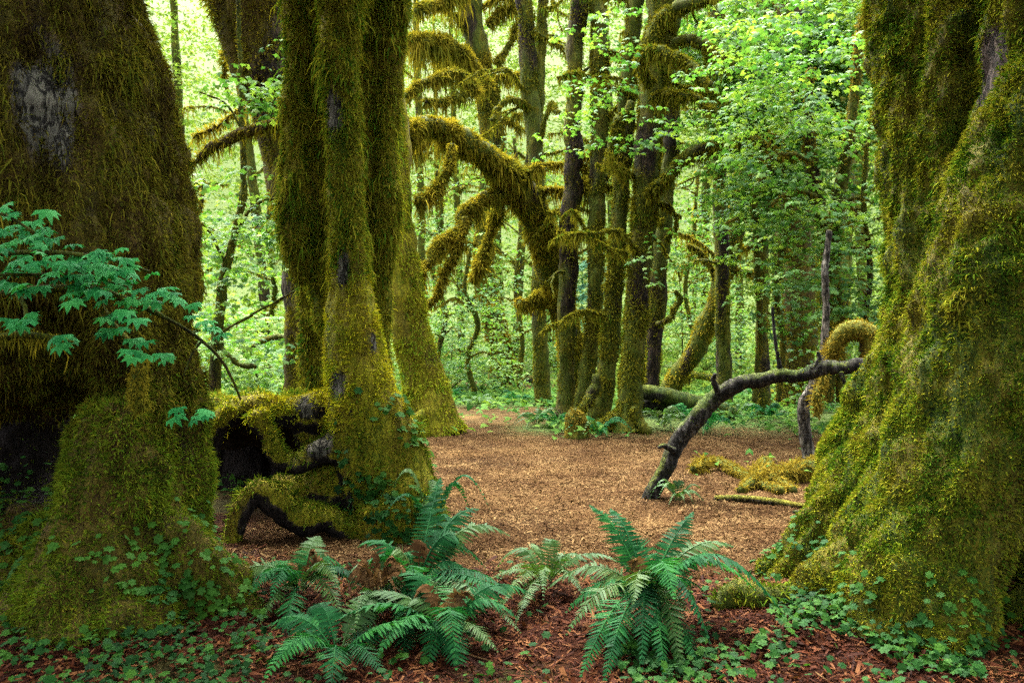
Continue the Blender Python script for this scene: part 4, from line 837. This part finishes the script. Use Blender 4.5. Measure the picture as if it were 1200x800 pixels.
def cover(name, label, p, size, seed, mat, lift=.05, tmpl=CLOVER):
    r = np.random.default_rng(seed); n = len(p); nr = norm(np.array([0, -.15, 1.]) + r.normal(0, .35, (n, 3))); R = frames(nr, r.normal(0, 1, (n, 3)), seed)
    q = p + np.array([0, 0, 1.]) * (lift * r.uniform(.2, 1.5, n))[:, None]
    V, F, rn = batch(tmpl[0], tmpl[1], q, R, size * r.uniform(.55, 1.3, n), seed)
    return tag(part(None, name, V, F, mat, False, {'rnd': rn}), label, 'ground cover', None, 'stuff')

fn2 = lambda X, Y, s, sd: fbm(np.stack([X, Y, 0 * X], 1), s, sd, 2)
p = spread_on_ground(26000, -3.4, 0.2, 3.2, 5.6, 31, lambda X, Y, u: u < (ss(fn2(X, Y, 2.2, 91), -.2, .25) * (1 - ss(X, -2.0, -.6)) * .22 + .025))
cover('wood_sorrel', 'small clover leaved wood sorrel round the left giant foot', p, .04, 32, M['leaf_cover'])
p = spread_on_ground(22000, 0.5, 4.0, 3.2, 5.6, 33, lambda X, Y, u: u < (ss(fn2(X, Y, 2.5, 92), 0, .3) * ss(X, .9, 1.6) * (1 - ss(Y, 4.4, 5.2)) * .45 + .5 * np.exp(-((X - .72) ** 2 + (Y - 4.0) ** 2) / .1) + .02))
cover('wood_sorrel', 'small clover leaved wood sorrel round the right giant foot and front fern', p, .042, 34, M['leaf_cover'])
p = spread_on_ground(70000, -12, 14, 8, 34, 35, lambda X, Y, u: u < (1 - masks(X, Y)[0]) * ss(fn2(X, Y, .8, 93), -.5, .2))
cover('low_herbs', 'low green herbs carpeting the ground round the clearing', p, .19 * np.clip(p[:, 1] / 15, .4, 1.2), 36, M['leaf_herb'], .15, LEAF3)
def litter(name, label, n, x0, x1, y0, y1, seed, keep, size, mat):
    p = spread_on_ground(n, x0, x1, y0, y1, seed, keep); r = np.random.default_rng(seed); k = len(p)
    nr = norm(np.array([0, 0, 1.]) + r.normal(0, .3, (k, 3))); R = frames(nr, r.normal(0, 1, (k, 3)) * [1, 1, .2], seed)
    V, F, rn = batch(CHIP[0], CHIP[1], p + [0, 0, .008], R, size * r.uniform(.4, 1.5, k) * np.where(r.random(k) < .06, 2.2, 1), seed)
    return tag(part(None, name, V, F, mat, False, {'rnd': rn}), label, 'litter', None, 'stuff')
litter('bark_litter', 'orange brown wood chips and needles strewn over the clearing', 150000, -2.6, 6, 5.0, 16.5, 41, lambda X, Y, u: u < (masks(X, Y)[0] * np.clip(7.5 / Y, .3, 1) + .05) * (.25 + .95 * ss(fn2(X, Y, 1.1, 94) + .5 * fn2(X, Y, 5, 99), -.25, .3)), .029, M['litter'])
litter('fine_litter', 'fine brown needles and fibres matted over the clearing', 260000, -2.8, 6.5, 5.0, 15.5, 47, lambda X, Y, u: u < (masks(X, Y)[0] + .1) * np.clip(8 / Y, .3, 1), .026, M['litter'])
litter('leaf_litter', 'dark red brown twigs and needles covering the near ground', 60000, -3.6, 4.0, 3.0, 6.2, 43, lambda X, Y, u: u < (1 - masks(X, Y)[0]) * .9, .04, M['litter_dark'])

def sticks():
    p = spread_on_ground(520, -3.2, 5.5, 3.2, 13, 45, lambda X, Y, u: u < .9); r = np.random.default_rng(46); k = len(p); tv = []
    for q in range(k):
        L_ = r.uniform(.06, .3); an = r.uniform(0, 6.28); d = np.array([math.cos(an), math.sin(an), r.normal(0, .05)]) * L_; b = r.normal(0, .04, 3) * L_; b[2] = abs(b[2])
        tv.append(tube(np.array([[*(p[q] + [0, 0, .012]), .004], [*(p[q] + d * .5 + b + [0, 0, .014]), .0035], [*(p[q] + d + [0, 0, .012]), .002]]), 4))
    V, F = merge(tv); tag(part(None, 'fallen_twigs', V, F, M['fern_dead'], False, {'rnd': np.repeat(r.random(k), len(V) // k)}), 'thin pale twigs scattered over the floor', 'twigs', None, 'stuff')
sticks()

# sorrel and seedlings rooted on the moss of the giants
def on_trunk(parent, tr, dens, size, seed, mask, name='seedling_leaves'):
    me = tr.data; V = np.empty(len(me.vertices) * 3, np.float32); me.vertices.foreach_get('co', V); V = V.reshape(-1, 3).astype(float) + np.array(parent.location)
    me.calc_loop_triangles(); F = np.empty(len(me.loop_triangles) * 3, np.int32); me.loop_triangles.foreach_get('vertices', F); F = F.reshape(-1, 3)
    p, n = scatter(V, F, dens, seed, mask); r = np.random.default_rng(seed)
    nr = norm(n * .6 + np.array([0, -.1, .8]) + r.normal(0, .3, (len(p), 3))); R = frames(nr, r.normal(0, 1, (len(p), 3)), seed)
    V, F, rn = batch(CLOVER[0], CLOVER[1], p + n * .04, R, size * r.uniform(.6, 1.3, len(p)), seed)
    part(parent, name, V, F, M['leaf_cover'], False, {'rnd': rn}, 'stuff')
trk = lambda t: [c for c in t.children if c.name.startswith('trunk')][0]
bpy.context.view_layer.update()
on_trunk(A, trk(A), 480, .045, 51, lambda c, n: (1 - ss(c[:, 2], .25, .75)) * ss(fbm(c, 3, 95, 2), -.15, .2))
on_trunk(B, trk(B), 420, .06, 52, lambda c, n: (1 - ss(c[:, 2], .8, 1.3)) * ss(fbm(c, 3, 96, 2), -.15, .15) * ss(c[:, 0], -1.5, -1.1))
on_trunk(T, trk(T), 420, .04, 53, lambda c, n: (1 - ss(c[:, 2], .15, .5)) * ss(fbm(c, 3, 97, 2), 0, .2))

# unseen crowns added high above the frame to shade the near ground
def shade_crown(t, blobs, n, seed):
    V, F, rn = crown_cloud(blobs, n, 1.1, .34, seed, LEAF3, .26)
    part(t, 'crown', V, F, M['leaf_maple'], False, {'rnd': rn}, 'stuff')
shade_crown(A, [(-4, 3, 10, 4, 4.5, 2.0), (-1.5, 1, 9.5, 2.5, 3, 1.6), (-3.5, -2.5, 9.5, 4.5, 3.5, 1.8)], 3000, 1801)
shade_crown(T, [(4.5, 2.5, 10, 4, 4.5, 2.0), (1.5, 0, 9.5, 2.5, 3, 1.6), (3.5, -3, 9.5, 4.5, 3.5, 1.8)], 1900, 1802)
shade_crown(B, [(-3.2, 7.5, 10.5, 2.2, 2.2, 1.5)], 150, 1803)

# ------------------------------------------------------------------ understory maples and the far wood
shrubs = [  # px, base py, Y, crown blobs (px, py, rx, rz), n, label
    (300, 470, 13, [(290, 400, 60, 50), (330, 440, 40, 40), (250, 430, 30, 50)], 300, 'leafy bush behind the root arch of the yellow mossed tree'),
    (520, 450, 24, [(530, 390, 60, 50), (490, 420, 40, 30), (560, 430, 40, 25)], 420, 'bright bush between the leaning flared trunk and the far crooked trunk'),
    (610, 440, 30, [(610, 390, 40, 45), (640, 410, 30, 35)], 260, 'pale green bush behind the arched trunk foot'),
    (800, 440, 27, [(810, 360, 50, 60), (790, 270, 30, 60), (870, 400, 50, 40)], 520, 'bright bush behind the leaning mossy trunk'),
    (1000, 460, 15, [(1005, 400, 40, 45), (1000, 455, 40, 25)], 190, 'low bush under the golden hoop beside the right giant'),
    (690, 440, 32, [(690, 400, 30, 40)], 160, 'bush glimpsed through the central clump of stems')]
for q, (px, py, Y, bl, n, lab) in enumerate(shrubs):
    b = np.array([(px - 600) / FOC * Y, Y, 0.]); b[2] = gz(b[0], b[1])[0]
    t = thing('maple_bush', lab, 'bush', b)
    for k, (cx, cz, rx, rz) in enumerate(bl):
        e_ = P(cx, cz, Y); V, F = tube(smooth_path([[*b, .03], [*((b + e_) / 2 + [.1, 0, .1]), .022], [*e_, .008]]), 6); part(t, 'stem', V, F, BT, True, {'moss': np.full(len(V), .7), 'pale': np.zeros(len(V))})
    V, F, rn = crown_cloud([cpx(cx, cz, Y, rx, 1.6, rz) for cx, cz, rx, rz in bl], n, .6, .13 if Y < 20 else .16, 1500 + q, LEAF5 if Y < 20 else LEAF3, .13)
    part(t, 'foliage', V, F, LM, False, {'rnd': rn}, 'stuff')

def conifer():
    b = np.array([(690 - 600) / FOC * 30, 30, 0.]); b[2] = gz(b[0], b[1])[0]
    t = thing('young_conifer', 'young blue green conifer glimpsed between the bare trunk and the central clump', 'tree', b)
    V, F = tube(smooth_path([[*b, .09], [b[0], b[1], 3, .06], [b[0], b[1], 5.2, .015]]), 8); part(t, 'trunk', V, F, BT, True, {'moss': np.full(len(V), .5), 'pale': np.zeros(len(V))})
    r = np.random.default_rng(1900); n = 260; h = r.random(n); an = r.uniform(0, 6.28, n); z = np.round((.3 + 4.7 * h) / .42) * .42 + r.normal(0, .05, n); rad = 1.25 * (1 - z / 5.6)
    d = np.stack([np.cos(an), np.sin(an), np.full(n, -.35)], 1); st_ = np.stack([b[0] + np.cos(an) * rad * .25, b[1] + np.sin(an) * rad * .25, z], 1)
    V, F, rn = sprays(st_, d, .7, .13, 1901, LEAF3, .07, .3); part(t, 'needles', V, F, M['needle'], False, {'rnd': rn}, 'stuff')
conifer()

# background trees: slim trunks standing among the far leaves
bg = [(228, 42, 26, 'thick far trunk just right of the left giant'), (318, 36, 22, 'far trunk left of the big yellow mossed tree'), (498, 33, 10, 'slim far tree just right of the leaning flared trunk'), (516, 44, 6, 'thinnest far tree left of the arched trunk'), (542, 40, 8, 'slim far tree under the hanging branch of the arched trunk'),
      (602, 38, 9, 'slim far tree between the crooked trunk and the orange cushioned pole'), (648, 44, 12, 'far tree behind the foot of the arched trunk'), (692, 40, 8, 'slim far tree between the straight bare trunk and the central clump'), (724, 46, 12, 'far tree hidden in the central clump of stems'),
      (806, 36, 6, 'slim far tree just right of the reddish pair of trunks'), (825, 44, 9, 'far tree beside the leaning mossy trunk'), (868, 34, 9, 'slim far tree between the brown pole and the slim dark trunk'), (914, 42, 12, 'far tree between the slim dark trunk and the broad dark tree'),
      (962, 36, 10, 'slim far tree behind the pale dead pole'), (1015, 33, 14, 'thick far tree close to the edge of the right giant'), (590, 52, 10, 'farthest tree straight behind the crooked trunk'), (770, 50, 10, 'farthest tree behind the reddish pair of trunks')]
r = np.random.default_rng(1600)
for q, (px, Y, w, lab) in enumerate(bg):
    x = (px - 600) / FOC * Y; z = gz(x, Y)[0]; lean = r.normal(0, .8); hgt = r.uniform(20, 26); rad = min(w, 12) / FOC * Y * .5
    pa = smooth_path([[x, Y, z - .2, rad * 1.5], [x + lean * .1, Y, z + 2, rad], [x + lean * .5, Y, z + 9, rad * .85], [x + lean, Y, z + hgt * .75, rad * .6], [x + lean * 1.2, Y, z + hgt, rad * .3]])
    cl = crown_cloud([(x + lean * .7, Y - .5, z + h_, 2.6 + r.random(), 2.2, 2.2) for h_ in (5, 9, 13, 17, 21)], 330, .9, .24, 1610 + q, LEAF3, .22)
    limbs = [smooth_path([[*(pa[k_, :3]), rad * .4], [*(pa[k_, :3] + [s_ * 1.2, -.3, .8]), rad * .28], [*(pa[k_, :3] + [s_ * 2.6, -.6, .7]), rad * .12]]) for k_, s_ in ((9, -1), (12, 1), (14, -1))]
    wood_tree('background_tree', lab, [pa], limbs, BT, ML, 1650 + q, 'slim trees of the far wood', L=.5, dens=.5, cloud=cl, leaf_mat=M['leaf_far'])

def far_wood():
    r = np.random.default_rng(1700); n = 14000
    Y = r.uniform(36, 62, n); X = r.uniform(-.72, .72, n) * Y; z = r.random(n) ** 1.1 * 30; p = np.stack([X, Y, gz(X, Y) + z], 1)
    keep = fbm(p, .28, 1701, 3) > -.2; p = p[keep]; p[:, 2] = p[:, 2] * .5 + np.round(p[:, 2] / .9) * .45
    d = np.stack([r.normal(0, 1, len(p)), r.normal(-.3, 1, len(p)), r.normal(-.1, .25, len(p))], 1)
    V, F, rn = sprays(p, d, 1.3, .34, 1702, LEAF3, .3, .4)
    tag(part(None, 'far_woods', V, F, M['leaf_far'], False, {'rnd': rn}), 'mass of pale yellow green leaves filling the far wood', 'woods', None, 'stuff')
    n = 7000; Y = 24 + 24 * r.random(n); X = r.uniform(-.75, .75, n) * Y; k = masks(X, Y)[0] < .2; X, Y = X[k], Y[k]
    p = np.stack([X, Y, gz(X, Y) + r.random(len(X)) ** 1.5 * 3.2 * ss(Y, 22, 32)], 1)
    d = np.stack([r.normal(0, 1, len(p)), r.normal(-.3, 1, len(p)), r.normal(0, .25, len(p))], 1)
    V, F, rn = sprays(p, d, .9, .22, 1703, LEAF3, .2, .4)
    tag(part(None, 'undergrowth', V, F, M['leaf_far'], False, {'rnd': rn}), 'bright knee to head high undergrowth beyond the clearing', 'undergrowth', None, 'stuff')
far_wood()
print('TRIS', sum(len(o.data.polygons) for o in scene.objects if o.type == 'MESH'), 'OBJ', len(scene.objects))
